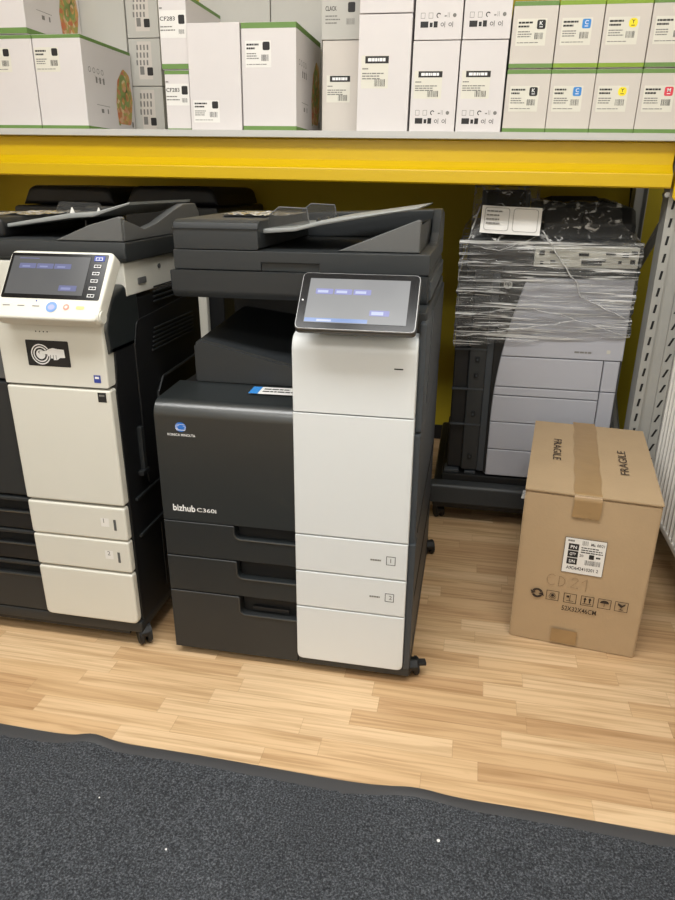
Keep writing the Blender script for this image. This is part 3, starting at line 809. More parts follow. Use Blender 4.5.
    # film round the upper half
    def loop(u):
        X0, X1, Y0, Y1, r = x0-.006, x1+.008, yf-.008, yb+.012, .02
        segs = [((X0, Y0), (X1, Y0)), ((X1, Y0), (X1, Y1)), ((X1, Y1), (X0, Y1)), ((X0, Y1), (X0, Y0))]
        Ls = [X1-X0, Y1-Y0]*2; s = (u % 1)*sum(Ls)
        for (a, c), l in zip(segs, Ls):
            if s <= l: k = s/l; return (a[0]+(c[0]-a[0])*k, a[1]+(c[1]-a[1])*k)
            s -= l
        return segs[0][0]
    def band(u, v):
        x, y = loop(u); fx = (x-x0)/(x1-x0)
        zl = .655+.055*fx+.010*noise.noise(Vector((x*9, y*9, 0))); z = zl+(1.0-zl)*v
        cx, cy = (x0+x1)/2, (yf+yb)/2
        k = .004*noise.noise(Vector((x*6, y*6, z*70)))+.003*noise.noise(Vector((x*22, y*22, z*40)))
        d = Vector((x-cx, y-cy)); d = Vector((d.x/.28, d.y/.34))
        return Vector((x+k*d.x, y+k*d.y-.001, z))
    b = MB(O); b.grid(band, 200, 90, 'film', wrap=True)
    w = b.build('stretch_film', t, 50); tag(w, 'clear film bands')
    b = MB(O)
    def hood(u, v):
        x = x0-.004+(x1-x0+.010)*u; y = yf-.004+(yb-yf)*v
        a = max(0, min(1, v*5.5)); h = .998+.115*a*(1.0 if x > .87 else .9)
        e = min(1, min(u, 1-u)*9); h = .985+(h-.985)*(.25+.75*e)
        if .68 < x < .89 and .95 < y < 1.13: h = max(h, 1.03+.13*min(1, (y-.95)/.06))
        h += .010*noise.noise(Vector((x*16, y*16, 2)))+.007*abs(noise.noise(Vector((x*42, y*36, 7))))
        return Vector((x, y, h))
    b.grid(hood, 90, 80, 'filmtop'); tag(b.build('stretch_film', t, 40), 'crumpled film over the lid')
    b = MB(O)
    def rope(p, r, sd):
        pts = []; p = [Vector(q) for q in p]
        for i in range(len(p)-1):
            for k in range(8):
                q = p[i].lerp(p[i+1], k/8); q += Vector((noise.noise(q*30+Vector((sd, 0, 0))), noise.noise(q*30+Vector((0, sd, 0))), noise.noise(q*30+Vector((0, 0, sd)))))*.006; pts.append(q)
        b.tube(pts, [r*(.6+.6*abs(noise.noise(q*60))) for q in pts], 'filmrope', 6, .5)
    rope([(.90, .93, 1.03), (.95, .918, .96), (1.02, .914, .88), (1.035, .913, .835), (1.12, .912, .80), (1.19, .914, .765)], .006, 1)
    rope([(.705, .985, 1.10), (.675, .93, 1.0), (.652, .918, .90), (.650, .92, .87)], .004, 5)
    rope([(.655, .914, .69), (.78, .91, .712), (.95, .91, .742), (1.05, .911, .765)], .005, 9)
    rope([(.88, .911, .795), (1.0, .910, .772), (1.12, .911, .735), (1.195, .914, .715)], .0035, 13)
    rope([(.66, .914, .76), (.75, .911, .775), (.87, .911, .80)], .003, 17)
    rope([(.655, .914, .72), (.80, .911, .735), (.86, .911, .745)], .0035, 21)
    rope([(.655, .914, .835), (.76, .911, .845), (.80, .911, .846)], .003, 25)
    rope([(.69, .92, .985), (.77, .916, .97), (.86, .93, 1.0), (.90, .93, 1.02)], .004, 31)
    tag(b.build('film_fold', t, 60), 'twisted milky folds of film')
    # paper sheet on the film
    s = thing('paper_sheet', 'white printed sheet with two rounded frames lying on the film-wrapped printer', 'paper', (.80, .917, 1.022), (math.radians(-20), math.radians(2.5), 0))
    b = MB(); b.grid(lambda u, v: Vector((-.092+.184*u, .002*math.sin(u*5), -.002+.086*v)), 12, 4, 'paper'); b.build('page', s)
    b = MB(); fr = ((-.092, -.003, 0), (1, 0, 0), (0, 0, 1))
    for xx in (.010, .098):
        pp = rpoly([(xx, .006), (xx+.076, .006), (xx+.076, .078), (xx, .078)], .010)
        c = Vector((xx+.038, .042)); o, uu, vv = map(Vector, fr)
        inn = [tuple(c+Vector(((q[0]-c.x)*.968, (q[1]-c.y)*.968))) for q in pp]
        n_ = len(pp); vs = [o+uu*q[0]+vv*q[1]+Vector((0, -.0006, 0)) for q in pp+inn]
        b.add(vs, [(i, (i+1) % n_, (i+1) % n_+n_, i+n_) for i in range(n_)], 'inkgrey')
    b.lines(fr, .016, .064, .055, 4, .0125, .0045, 'inkgrey', seed=5)
    b.build('print', s)
wrapped_printer()

# ------------------------------------------------------------------ copiers behind the left printer
def hidden_copier(x0, x1, label, pale=False):
    t = thing('office_printer', label, 'printer', ((x0+x1)/2, 1.25, 0)); O = t.location
    b = MB(O); b.box(x0+.01, x1-.01, 1.06, 1.55, .05, 1.0, 'black', .01); b.box(x0+.02, x1-.02, 1.04, 1.07, .12, .36, 'charcoal', .004); b.box(x0+.02, x1-.02, 1.04, 1.07, .38, .55, 'charcoal', .004); b.build('body', t)
    b = MB(O); b.box(x0, x1, 1.02, 1.58, 1.0, 1.085, 'charcoal', .012); b.build('scanner', t)
    b = MB(O)
    b.prism(rpoly([(x0+.012, 1.088), (x1-.012, 1.088), (x1-.03, 1.148), (x0+.05, 1.155)], [.0, .0, .035, .045]), 'y', 1.06, 1.54, 'black', .016, 3)
    b.build('lid', t)
    if pale:
        b = MB(O); b.box(-.304, -.266, 1.03, 1.058, .45, .90, 'ivory', .006); b.build('front_strip', t)
    for x in (x0+.05, x1-.05):
        for y in (1.1, 1.5): caster(t, O, x, y, .06)
hidden_copier(-1.00, -.60, 'black copier in shade behind the ivory printer, leftmost rounded lid under the beam')
hidden_copier(-.585, -.20, 'black copier in shade behind the ivory printer, its lid nearest the centre printer', True)

# ------------------------------------------------------------------ cardboard box
def shipping_box():
    t = thing('cardboard_box', 'brown cardboard shipping box marked fragile, taped shut, standing on the wooden floor', 'box', (.871, .254, 0), (0, 0, math.radians(-6.7)))
    W, D, H = .322, .550, .445
    b = MB()
    bm = bmesh.new(); bmesh.ops.create_cube(bm, size=1)
    for v in bm.verts: v.co = Vector((W/2+v.co.x*W, D/2+v.co.y*D, H/2+v.co.z*H-.001))
    bmesh.ops.bevel(bm, geom=list(bm.edges), offset=.004, segments=2, affect='EDGES')
    bmesh.ops.subdivide_edges(bm, edges=[e for e in bm.edges if e.calc_length() > .1], cuts=12, use_grid_fill=True)
    for v in bm.verts:
        k = math.sin(PI*min(max(v.co.z/H, 0), 1))
        if v.co.x < .01: v.co.x -= .004*k*math.sin(PI*v.co.y/D)
        if v.co.y < .01: v.co.y -= .004*k*math.sin(PI*v.co.x/W)
    b.addbm(bm, 'cardboard'); b.build('carton', t, 30)
    for x0, x1 in ((-.001, W/2-.0008), (W/2+.0008, W+.001)):     # two top flaps, free edge a little proud
        b = MB()
        def fl(u, v, x0=x0, x1=x1):
            x = x0+(x1-x0)*u; y = -.003+(D+.006)*v
            return x, y, H+.0012+.003*math.sin(PI*v)*abs((x-W/2)/W)
        vs = []; n = 14
        for i in range(2):
            for j in range(n+1):
                x, y, z = fl(i, j/n); vs += [(x, y, z), (x, y, z+.0035)]
        fs = []
        k = 2*(n+1)
        for j in range(n):
            a = 2*j
            fs += [(a+1, k+a+1, k+a+3, a+3), (a, a+2, k+a+2, k+a), (a, a+1, a+3, a+2), (k+a, k+a+2, k+a+3, k+a+1)]
        fs += [(0, k, k+1, 1), (2*n, 2*n+1, k+2*n+1, k+2*n)]
        b.add(vs, fs, 'cardboard'); b.build('flap', t)
    Z = H+.0052
    b = MB()
    def tp(u, v):
        x = .117+.066*u+.002*math.sin(v*30)
        s = v*(.03+D+.055)
        if s < .055: return Vector((x, -.0078, H-.055+s+(.003*math.sin(u*25) if s == 0 else 0)))
        s -= .055
        return Vector((x, -.0075+s, Z+.0028*math.sin(PI*min(1, s/D))*.3+.0006))
    b.grid(tp, 10, 60, 'tape'); b.build('tape', t, 80)
    b = MB(); b.grid(lambda u, v: Vector((.108+.066*u, -.0064-.001*v, .012+.042*v)), 6, 4, 'tape'); b.build('tape', t)
    b = MB(); b.prism(rpoly([(.0, H-.05), (.002, H-.034), (-.008, H-.036), (-.010, H-.05)], .002), 'y', .05, .075, 'filmrope', .0005, 1); tag(b.build('tape_end', t), 'loose end of tape')
    # printing
    b = MB(); F = ((0, -.0058, 0), (1, 0, 0), (0, 0, 1))
    y0 = .139; s = .032; xs = (.083, .127, .170, .212, .253)
    # recycling arrows
    for a in range(2):
        b.ring(F, .060, y0+.015, .008, .0145, 'kraftink', a0=a*PI+.4, a1=a*PI+2.7)
        c = a*PI+2.75; e = Vector((.060+.0112*math.cos(c), y0+.015+.0112*math.sin(c))); tg = Vector((-math.sin(c), math.cos(c))); nn = Vector((math.cos(c), math.sin(c)))
        b.poly(F, [tuple(e+nn*.008), tuple(e+tg*.010), tuple(e-nn*.008)], 'kraftink')
    for i, x in enumerate(xs):
        b.frame(F, x, y0, s, s-.003, .0014, 'kraftink'); cx = x+s/2; cy = y0+s/2-.001
        if i == 0: b.ring(F, cx, cy, .006, .0075, 'kraftink'); b.disc(F, cx, cy, .004, 'kraftink'); b.ring(F, cx, cy-.002, .009, .0098, 'kraftink', a0=PI, a1=2*PI)
        if i == 1: b.quad(F, cx-.009, cy-.009, .018, .0012, 'kraftink'); b.quad(F, cx-.0006, cy-.008, .0012, .018, 'kraftink'); b.quad(F, cx-.009, cy+.001, .007, .006, 'kraftink')
        if i == 2:
            b.quad(F, cx-.011, cy-.010, .022, .0016, 'kraftink')
            for q in (-.006, .006): b.quad(F, cx+q-.0016, cy-.006, .0032, .010, 'kraftink'); b.poly(F, [(cx+q-.0045, cy+.003), (cx+q+.0045, cy+.003), (cx+q, cy+.010)], 'kraftink')
        if i == 3:
            b.poly(F, [(cx+.011*math.cos(PI*k/12), cy+.001+.009*math.sin(PI*k/12)) for k in range(13)], 'kraftink'); b.quad(F, cx-.0006, cy-.009, .0013, .011, 'kraftink')
        if i == 4:
            b.poly(F, [(cx-.009, cy+.010), (cx-.009, cy+.004), (cx-.002, cy-.002), (cx+.002, cy-.002), (cx+.009, cy+.004), (cx+.009, cy+.010), (cx+.002, cy+.004)], 'kraftink'); b.quad(F, cx-.0009, cy-.009, .0018, .008, 'kraftink'); b.quad(F, cx-.005, cy-.0105, .010, .0018, 'kraftink')
    b.text(F, .126, .1145, '52X32X46CM', 'kraftink', w=.086, h=.0145, bold=.003)
    b.build('printing', t)
    b = MB()
    def stroke(pts): b.tube([(x, -.0062, z) for x, z in pts], .0005, 'marker', 5)
    ox, oz = .078, .185
    arc = lambda cx, cz, rx, rz, a0, a1, n=10: [(cx+rx*math.cos(a0+(a1-a0)*k/n), cz+rz*math.sin(a0+(a1-a0)*k/n)) for k in range(n+1)]
    stroke(arc(ox+.014, oz+.016, .012, .016, .9, 5.4))
    stroke([(ox+.032, oz), (ox+.032, oz+.030)]); stroke(arc(ox+.032, oz+.015, .015, .015, PI/2, -PI/2))
    stroke([(ox+.055, oz+.001), (ox+.057, oz+.001)])
    stroke(arc(ox+.071, oz+.024, .008, .007, PI, 0, 8)+[(ox+.062, oz+.002), (ox+.081, oz+.001)])
    stroke([(ox+.088, oz+.020), (ox+.100, oz+.032), (ox+.100, oz-.004)])
    tag(b.build('handwriting', t), 'pencilled letters')
    # shipping label
    b = MB(); L = ((.112, -.0064, .231), (1, 0, 0), (0, 0, 1)); lw, lh = .098, .100
    b.quad(L, -.001, -.001, lw+.002, lh+.002, 'ink', .0001); b.quad(L, 0, 0, lw, lh, 'paper', .0004)
    o = b.build('shipping_label', t)
    b = MB()
    for k, tx in enumerate(('PN', 'QTY', 'S/N')):
        b.quad(L, .009, .066-k*.0205, .025, .0185, 'ink', .0008); b.text(L, .014, .0705-k*.0205, tx, 'whiteink', w=.015, h=.009, d=.0012)
    b.lines(L, .006, .090, .022, 1, .01, .005, 'inkgrey', .0008); b.bars(L, .041, .083, .015, .013, 'inkgrey', 6, .0008)
    b.text(L, .062, .084, 'Ma. 00/21', 'ink', w=.032, h=.008, d=.0008)
    b.lines(L, .040, .075, .054, 3, .0065, .0028, 'ink', .0008, 4)
    b.text(L, .038, .050, '20', 'ink', h=.007, d=.0008); b.quad(L, .061, .046, .012, .013, 'ink', .0008); b.lines(L, .078, .050, .014, 1, .01, .005, 'ink', .0008)
    b.bars(L, .053, .028, .038, .014, 'ink', 16, .0008); b.text(L, .010, .010, 'A9D642410201 2', 'ink', w=.078, h=.0095, d=.0008)
    b.build('print', o)
    b = MB()
    T1 = ((.060, .385, Z+.0022), (0, -1, 0), (1, 0, 0)); b.text(T1, .0, 0, 'FRAGILE', 'kraftink', w=.172, h=.022, bold=0); b.build('fragile_print', t); b = MB()
    T2 = ((.256, .160, Z+.0022), (0, 1, 0), (-1, 0, 0)); b.text(T2, .0, 0, 'FRAGILE', 'kraftink', w=.180, h=.022, bold=0)
    b.build('fragile_print', t)
shipping_box()

# ------------------------------------------------------------------ radiator
def radiator():
    t = thing('radiator', 'white ribbed panel radiator on the right wall beside the rack post', 'radiator', (1.39, .4, .16))
    O = t.location; y0, y1, z0, z1 = -.35, .90, .16, .96
    b = MB(O); pts = []; n = 36; p = (y1-y0-.03)/n
    for i in range(n):
        a = y0+.015+i*p
        for k, xx in ((.0, 1.334), (.32, 1.334), (.5, 1.345), (.82, 1.345)): pts.append((xx, a+k*p))
    pts += [(1.334, y1-.015), (1.352, y1-.015), (1.352, y0+.015)]
    b.prism(pts, 'z', z0+.02, z1-.02, 'radiator')
    b.build('front_panel', t, 20)
    b = MB(O); b.box(1.332, 1.354, y0, y1, z0, z0+.024, 'radiator', .006); b.box(1.332, 1.354, y0, y1, z1-.024, z1, 'radiator', .006); b.box(1.354, 1.40, y0, y1, z0+.01, z1-.01, 'radiator', .004); b.box(1.335, 1.40, y1-.012, y1, z0, z1, 'radiator', .004); b.build('casing', t)
    for y in (y0+.15, y1-.15): MB(O).box(1.395, 1.4495, y-.02, y+.02, .35, .75, 'steel', .003).build('bracket', t)
radiator()

# ------------------------------------------------------------------ storage rack
TH = .0145
RO = Vector((.3, 0, 1.312))
def rk(u, y, w):
    c, s = math.cos(TH), math.sin(TH)
    return Vector((RO.x+u*c+w*s, y, RO.z-u*s+w*c))
RT = Matrix.Translation(RO) @ Matrix.Rotation(TH, 4, 'Y')

def rack():
    t = thing('storage_rack', 'heavy steel storage rack with yellow beams and galvanised perforated posts', 'rack', (1.25, .85, 0))
    O = t.location
    def post(x0, x1, y, sgn=1):
        b = MB(O); w = x1-x0; H = 1.270
        f = w*.30
        prof = [(x0, y), (x0+f, y), (x0+f, y+.012*sgn), (x1-f, y+.012*sgn), (x1-f, y), (x1, y), (x1, y+.07*sgn), (x1-.003, y+.07*sgn), (x1-.003, y+.003*sgn), (x1-f+.003, y+.003*sgn), (x1-f+.003, y+.015*sgn), (x0+f-.003, y+.015*sgn), (x0+f-.003, y+.003*sgn), (x0+.003, y+.003*sgn), (x0+.003, y+.07*sgn), (x0, y+.07*sgn)]
        b.prism(prof, 'z', 0.004, H, 'steel')
        b.box(x0-.012, x1+.004, min(y, y+.08*sgn), max(y, y+.08*sgn), 0, .005, 'steel', .001)
        z = .10
        F = front(0, y, 0)
        while z < H-.1:
            for xc, sl in ((x0+f*.55, .001), (x1-f*.5, .005)):
                b.poly(F, [(xc-.004-sl, z), (xc+.003-sl, z), (xc+.004+sl, z+.026), (xc-.003+sl, z+.026)], 'deep', .0005)
            z += .05
        return b.build('post', t)
    post(1.238, 1.331, .865); post(1.298, 1.345, 1.70, -1)
    post(-1.73, -1.62, .865); post(-1.73, -1.62, 1.70, -1)
    def beam(y0, y1, m=1):
        b = MB(O)
        zt, zb = -.0195, -.142
        pr = [(y1, zt), (y0+.004, zt), (y0, zt-.004), (y0, zt-.060), (y0-.012*m, zt-.075), (y0-.022*m, zt-.082), (y0-.026*m, zt-.088), (y0-.026*m, zb+.004), (y0-.022*m, zb), (y1, zb)]
        b.prism(pr, 'x', -2.0, .93, 'yellow', .001, 1, mtx=RT)
        return b.build('beam', t)
    beam(.845, .895); beam(1.70, 1.65, -1)
    for u0, u1, in ((.940, 1.02),):
        b = MB(O)
        b.prism(rpoly([(u0-.004, -.165), (u0+.02, -.185), (u1, -.185), (u1, -.005), (u0-.004, -.005)], .004), 'y', .8105, .8165, 'yellow', .001, mtx=RT); b.box(u0, u1, .816, .86, -.142, -.02, 'yellow', .001, mtx=RT)
        for k in range(3): b.cyl(RT @ Vector((u0+.022, .8105, -.16+.055*k)), RT @ Vector((u0+.022, .8085, -.16+.055*k)), .004, 'deep', n=12)
        b.build('beam_connector', t)
        b = MB(O); b.cyl(RT @ Vector((u0-.012, .868, -.158)), RT @ Vector((u0-.012, .835, -.158)), .0075, 'bolt', n=14, bev=.002); b.build('bolt', t)
    b = MB(O); b.box(-2.0, 1.0, .812, 1.72, -.0195, -.0005, 'shelfboard', .001, mtx=RT); b.build('shelf_board', t)
    for (za, zb_) in ((.10, .62), (1.14, .64)):
        for x in (1.272, -1.68):
            b = MB(O); p0, p1 = Vector((x, .90, za)), Vector((x, 1.66, zb_))
            b.tube([p0, p1], .014, 'steel', 6, .5); b.build('brace', t)
rack()
# a black cable hanging beside the rear post
b = MB(); pts = [(1.30+.018*math.sin(k*.5), 1.765, 1.27-.0965*k) for k in range(14)]
b.tube(pts, .009, 'rubber'); o = b.build('power_cable'); tag(o, 'black cable hanging against the yellow wall behind the wrapped printer', 'cable')

# ------------------------------------------------------------------ cartons on the shelf
def label_decal(b, f, x, y, w, h, patch='ink', letter=None, paper='cream', seed=1, sq=.021, big=None):
    b.quad(f, x, y, w, h, paper, .0003)
    px, py = x+w-sq-.004, y+h-sq-.003
    if patch: b.rrect(f, px, py, sq, sq, sq*.22 if patch != 'yellowink' else sq*.48, patch, .0006)
    if letter: b.text(f, px+sq*.3, py+sq*.42, letter, 'ink' if patch == 'yellowink' else 'whiteink', w=sq*.4, h=sq*.42, d=.0009); b.quad(f, px+sq*.3, py+sq*.2, sq*.4, sq*.08, 'ink' if patch == 'yellowink' else 'whiteink', .0009)
    if big: b.text(f, x+w*.05, y+h*.74, big, 'ink', w=w*.5, h=h*.14)
    else: b.lines(f, x+w*.05, y+h*.82, w*.56, 1, h*.1, h*.07, 'ink', seed=seed)
    b.lines(f, x+w*.05, y+h*.68, w*.42, 1, h*.1, h*.07, 'ink', seed=seed+1)
    b.lines(f, x+w*.05, y+h*.50, w*.5, 3, h*.09, h*.04, 'inkgrey', seed=seed+2)
    b.bars(f, x+w*.62, y+h*.24, w*.30, h*.24, 'ink', 9, seed=seed)
    b.lines(f, x+w*.05, y+h*.10, w*.8, 1, h*.1, h*.03, 'inkgrey', seed=seed+3)

def carton(x0, x1, w0, w1, y, d, label, group, body='carton', bands=None, bandm='green', deco=None, name='toner_carton', tilt=0., pic=False):
    """x along the shelf (world at shelf height), w above the shelf board"""
    u = (x0+x1)/2-RO.x; W = x1-x0-.0016; H = w1-w0-.0012
    t = thing(name, label, 'box', rk(u, y, w0+.0004), (0, TH+tilt, 0), group)
    b = MB(); b.box(-W/2, W/2, 0, d, 0, H, body, .0018, 2)
    b.quad(side(W/2, 0, 0), d*.5-.0006, .01, .0012, H-.02, 'cardboard_in', .0002) if False else None
    b.build('carton', t)
    f = front(-W/2, 0, 0); s = side(W/2, 0, 0)
    if bands:
        bt, bb = bands
        for z0, z1 in ((0.0005, bb), (H-bt, H-.0005)):
            if z1-z0 < .002: continue
            MB().box(-W/2-.0004, W/2+.0004, -.0004, d-.001, z0, z1, bandm, .0012, 1).build('printed_band', t)
    if deco:
        b = MB(); deco(b, f, s, W, H, d); b.build('label', t)
    if pic:
        b = MB(); side_picture(b, s, H, d); b.build('side_picture', t)
    return t

def side_picture(b, s, H, d):
    """fruit picture and small symbols on the flank"""
    b.poly(s, rpoly([(d*.62, H*.12), (d*.90, H*.12), (d*.97, H*.42), (d*.93, H*.72), (d*.80, H*.78), (d*.66, H*.62), (d*.60, H*.35)], .02), 'fruit', .0006)
    for kx, kz, r in ((.78, .56, .030), (.84, .44, .022), (.74, .38, .018)):
        b.disc(s, d*kx, H*kz, r, 'leafgreen', .0008, ky=1.3)
        b.disc(s, d*kx+.004, H*kz+.004, r*.55, 'fruit', .0010, ky=1.2)
    for k in range(4): b.ring(s, d*(.12+.08*k), H*.66, .006, .008, 'inkgrey', ky=1)
    for k in range(3): b.quad(s, d*(.22+.07*k), H*.53, .010, .018, 'inkgrey')
    b.ring(s, d*.30, H*.63, .03, .0315, 'inkgrey', a0=PI*1.1, a1=PI*1.9, ky=.5)
    b.quad(s, d*.20, H*.29, d*.26, .0015, 'inkgrey'); b.quad(s, d*.28, H*.21, .016, .012, 'inkgrey'); b.quad(s, d*.40, H*.21, .008, .014, 'inkgrey')
    b.rrect(s, d*.62, H*.10, .014, .024, .005, 'leafgreen'); b.rrect(s, d*.92, H*.10, .012, .018, .004, 'inkgrey')

YS = .85
GL = 'tall white toner cartons at the left of the shelf'
def dB(lx, ly):
    def fn(b, f, s, W, H, d): label_decal(b, f, lx, ly, .085, .068, seed=int(lx*1000));
    return fn
BN = (.012, .012)
carton(-.905, -.7275, 0, .270, YS, .33, 'large white green-edged carton cut off by the left edge, standing on the shelf', GL, bands=BN, deco=dB(.012, .165), pic=True)
carton(-.7255, -.5585, 0, .270, YS, .33, 'large white green-edged carton with fruit picture, on the shelf left of small shade-greyed cartons', GL, bands=BN, deco=dB(.003, .165), pic=True)
carton(-.915, -.737, .2712, .54, YS, .33, 'large white green-edged carton stacked on top of two others at the upper left corner', GL, bands=(.012, .018), deco=dB(.06, .15), pic=True)
carton(-.785, -.569, 0, .47, 1.184, .30, 'plain shade-greyed carton standing at the back of the shelf behind the fruit-picture carton', 'tall plain cartons at the back of the shelf', body='carton3')
def dC(b, f, s, W, H, d):
    b.quad(f, W*.28, H*.14, W*.44, H*.80, 'carton2', .0002)
    b.rrect(f, W*.55, H*.22, .022, .026, .004, 'ink'); b.quad(f, W*.32, H*.24, .016, .026, 'inkgrey')
    for i in range(4):
        for j in range(3): b.quad(f, W*(.22+.11*i)+.002*j, H*(.44+.16*j), .006, H*.11, 'inkgrey')
for k, (a, c, lab) in enumerate(((0, .161, 'bottom small shade-greyed carton of the stack of three next to the fruit-picture carton'), (.165, .311, 'middle small shade-greyed carton of the stack of three next to the fruit-picture carton'), (.315, .455, 'top small shade-greyed carton of the stack of three next to the fruit-picture carton'))):
    carton(-.567, -.447, a, c+.003, 1.188, .30, lab, 'three small shade-greyed cartons in a stack', body='carton3', deco=dC)
def dD(b, f, s, W, H, d):
    b.quad(f, .002, H*.42, W-.004, H*.36, 'paper', .0002)
    b.rrect(f, W-.026, H*.60, .020, .024, .004, 'ink'); b.text(f, .003, H*.645, 'CF283', 'ink', w=W*.55, h=.011)
    b.lines(f, .003, H*.56, W*.6, 2, .009, .003, 'inkgrey'); b.bars(f, W-.026, H*.47, .018, .012, 'ink', 7); b.lines(f, .003, H*.80, .012, 1, .01, .004, 'inkgrey')
carton(-.292, -.2105, 0, .169, .86, .30, 'narrow white carton with green base, lower of the pair left of the plain tall carton', 'narrow green-based cartons', bands=(.012, .006), deco=dD)
carton(-.298, -.2085, .170, .372, .86, .30, 'narrow white carton with green base, stacked on its twin left of the plain tall carton', 'narrow green-based cartons', bands=(.012, .016), deco=dD)
def dE(b, f, s, W, H, d): label_decal(b, f, .010, .022, .085, .062, seed=9, paper='paper', sq=.020)
carton(-.2075, -.0395, 0, .292, YS, .32, 'tall plain white carton with its label low on the front, beside a green-edged carton', 'tall plain cartons at the front of the shelf', deco=dE)
def dG(b, f, s, W, H, d): label_decal(b, f, .012, .172, .080, .070, seed=12, paper='paper', sq=.022)
carton(-.0365, .134, 0, .291, YS, .33, 'tall white carton with green top and bottom edges and side picture, mid-shelf', 'tall green-edged carton mid-shelf', bands=(.017, .014), deco=dG, pic=True)
carton(-.300, -.047, 0, .47, 1.20, .30, 'plain shade-greyed carton at the back of the shelf, behind the tall plain white carton', 'tall plain cartons at the back of the shelf', body='carton3')
carton(-.045, .135, 0, .47, 1.20, .30, 'plain shade-greyed carton at the back of the shelf, behind the mid-shelf green-edged carton', 'tall plain cartons at the back of the shelf', body='carton3')
def dH1(b, f, s, W, H, d):
    b.text(f, .012, H*.50, 'CLACK', 'ink', w=.034, h=.012); b.rrect(f, W-.038, H*.47, .022, .026, .005, 'ink'); b.lines(f, .012, H*.40, .05, 3, .009, .003, 'inkgrey'); b.bars(f, W-.042, H*.26, .026, .016, 'inkgrey', 8)
def dark_label(x, y, w, h, icons=False, cream='cream'):
    def fn(b, f, s, W, H, d):
        b.quad(f, x, y, w, h, cream, .0002)
        b.quad(f, x+w*.14, y+h*.76, w*.86, h*.22, 'ink', .0005); b.lines(f, x+w*.24, y+h*.82, w*.68, 1, .01, h*.10, 'whiteink', .0008, 6)
        b.lines(f, x+w*.04, y+h*.58, w*.3, 1, .01, h*.04, 'inkgrey'); b.lines(f, x+w*.04, y+h*.44, w*.8, 3, h*.08, h*.035, 'inkgrey', seed=2); b.bars(f, x+w*.5, y+h*.06, w*.4, h*.22, 'ink', 9)
        if icons: icon_rows(b, f, W, .020)
    return fn
def icon_rows(b, f, W, z):
    for k in range(5):
        x = .016+k*.022
        if k in (0, 1): b.frame(f, x, z+.022, .012, .014, .001, 'inkgrey')
        if k == 2: b.ring(f, x+.006, z+.029, .004, .0065, 'ink', a0=.5, a1=4.5)
        if k == 3: b.quad(f, x, z+.026, .006, .003, 'inkgrey'); b.quad(f, x+.009, z+.024, .001, .012, 'inkgrey'); b.quad(f, x+.013, z+.024, .001, .012, 'inkgrey')
        if k == 4: b.disc(f, x+.006, z+.029, .005, 'inkgrey')
    b.quad(f, .016, z, .022, .015, 'ink'); b.quad(f, .042, z+.001, .008, .011, 'ink'); b.quad(f, .053, z, .011, .015, 'ink')
    b.ring(f, .077, z+.007, .003, .0045, 'ink'); b.quad(f, .083, z, .002, .014, 'inkgrey'); b.ring(f, .099, z+.007, .003, .0045, 'ink'); b.quad(f, .105, z, .002, .014, 'inkgrey')
carton(.190, .308, 0, .2575, .95, .36, 'warm white carton with small black label, just right of the mid-shelf green-edged carton', 'cartons with black labels', body='carton2', deco=dark_label(.014, .088, .074, .075))
carton(.186, .306, .2585, .41, .95, .36, 'white carton lettered in black, on the warm white carton right of the mid-shelf green-edged carton', 'cartons with black labels', body='carton3', deco=dH1)
carton(.3185, .473, 0, .304, YS, .36, 'widest tall white carton with a black label, mid-shelf', 'cartons with black labels', deco=dark_label(.010, .115, .080, .085))
carton(.3195, .4735, .3055, .46, YS, .36, 'white carton on the widest black-labelled carton, at the top edge of the picture', 'cartons with black labels')
def dJ(b, f, s, W, H, d): dark_label(.008, .088, .080, .072)(b, f, s, W, H, d); icon_rows(b, f, W, .022)
def dJ2(b, f, s, W, H, d): dark_label(.008, .098, .080, .072)(b, f, s, W, H, d); icon_rows(b, f, W, .030)
GJ = 'four white cartons with icon rows'
carton(.4775, .6115, 0, .236, YS, .36, 'icon-printed white carton on the shelf beside the widest carton, lower left of four', GJ, deco=dJ)
carton(.4785, .6125, .237, .474, YS, .36, 'icon-printed white carton beside the widest carton, upper left of four', GJ, deco=dJ2)
carton(.6135, .7445, 0, .236, YS, .36, 'icon-printed white carton on the shelf beside the green-banded cartons, lower right of four', GJ, deco=dJ)
carton(.6145, .7460, .237, .474, YS, .36, 'icon-printed white carton beside the green-banded cartons, upper right of four', GJ, deco=dJ2)
GG = 'green-banded toner cartons in two rows'
xs = (.748, .869, .989, 1.110, 1.228)
cols = (('ink', 'K', 'black'), ('blue', 'C', 'blue'), ('yellowink', 'Y', 'yellow'), ('red', 'M', 'red'))
for r in range(2):
    for k in range(4):
        pm, lt, cn = cols[k]
        def dg(b, f, s, W, H, d, pm=pm, lt=lt, k=k, r=r): label_decal(b, f, .010 if k else .012, H*.34, .080, .065, pm, lt, seed=30+k+4*r, sq=.0225)
        lab = f'green-banded white toner carton with {cn} square on its label, {"lower" if r == 0 else "upper"} row'
        if r and k == 3: lab = 'green-banded white toner carton of the upper row cut off by the right edge'
        carton(xs[k]+(.001 if r else 0), xs[k+1], .164*r, .164*r+.163, YS, .36, lab, GG, body='carton2', bands=(.0125, .0125), bandm='ygreen' if (r and k in (1, 2)) else 'green', deco=dg)

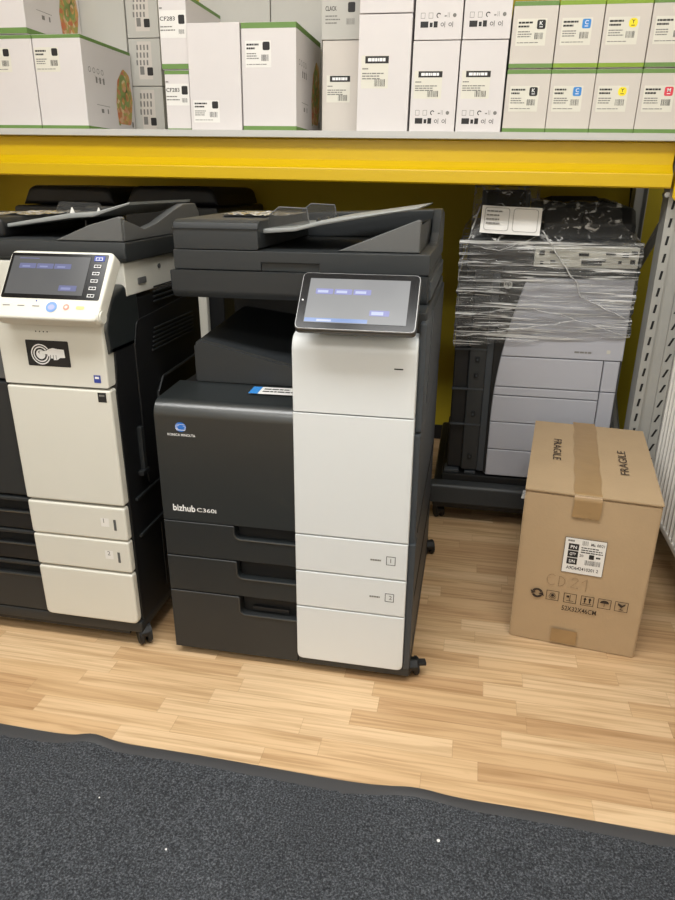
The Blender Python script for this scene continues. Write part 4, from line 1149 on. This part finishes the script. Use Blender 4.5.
# ------------------------------------------------------------------ ceiling lamps, daylight
def lamp(x, y, wx, wy, power, label, name='ceiling_light'):
    t = thing(name, label, 'lamp', (x, y, ZC))
    b = MB(t.location); b.box(x-wx/2-.02, x+wx/2+.02, y-wy/2-.02, y+wy/2+.02, ZC-.03, ZC, 'radiator', .004); b.build('housing', t)
    b = MB(t.location); b.quad(((x-wx/2, y+wy/2, ZC-.031), (1, 0, 0), (0, -1, 0)), 0, 0, wx, wy, 'lamp', .0005); b.build('diffuser', t)
    ld = bpy.data.lights.new('ceiling_lamp', 'AREA'); ld.shape = 'RECTANGLE'; ld.size = wx; ld.size_y = wy; ld.energy = power; ld.color = (.965, .985, 1)
    lo = bpy.data.objects.new('lamp_glow', ld); lo.location = (0, 0, -.036); COL.objects.link(lo); lo.parent = t
lamp(.78, -.85, 1.25, .5, 24, 'long ceiling light over the mat')
lamp(-.62, -.85, 1.25, .5, 20, 'long ceiling light left of the one over the mat')
lamp(-.2, -2.5, 1.3, .5, 14, 'long ceiling light at the back of the shop behind the viewer')
# daylight from the shop window behind the viewer
ld = bpy.data.lights.new('window_daylight', 'AREA'); ld.shape = 'RECTANGLE'; ld.size = 2.6; ld.size_y = 1.7; ld.energy = 9; ld.color = (.88, .95, 1)
lo = bpy.data.objects.new('window_daylight', ld); COL.objects.link(lo); lo.location = (.1, YF+.06, 1.6); lo.rotation_euler = (math.radians(82), 0, 0)

w = bpy.data.worlds.new('world'); SC.world = w; w.use_nodes = True
w.node_tree.nodes['Background'].inputs[0].default_value = (.9, .95, 1, 1); w.node_tree.nodes['Background'].inputs[1].default_value = .3

# ------------------------------------------------------------------ camera
yaw, pitch, roll = -.191986, .374023, .0059285
cd = bpy.data.cameras.new('camera'); cam = bpy.data.objects.new('camera', cd); COL.objects.link(cam); SC.camera = cam
f = Vector((math.sin(yaw)*math.cos(pitch), math.cos(yaw)*math.cos(pitch), -math.sin(pitch)))
r = Vector((math.cos(yaw), -math.sin(yaw), 0)); u = r.cross(f)
c, s = math.cos(roll), math.sin(roll)
r2, u2 = c*r+s*u, -s*r+c*u
cam.matrix_world = Matrix(((r2.x, u2.x, -f.x, .69916), (r2.y, u2.y, -f.y, -1.370536), (r2.z, u2.z, -f.z, 1.162044), (0, 0, 0, 1)))
cd.sensor_fit = 'VERTICAL'; cd.sensor_height = 24; cd.lens = 676/900*24; cd.clip_start = .02

SC.view_settings.view_transform = 'Standard'; SC.view_settings.look = 'None'
SC.view_settings.gamma = 1; SC.view_settings.use_curve_mapping = False
SC.view_settings.exposure = .22
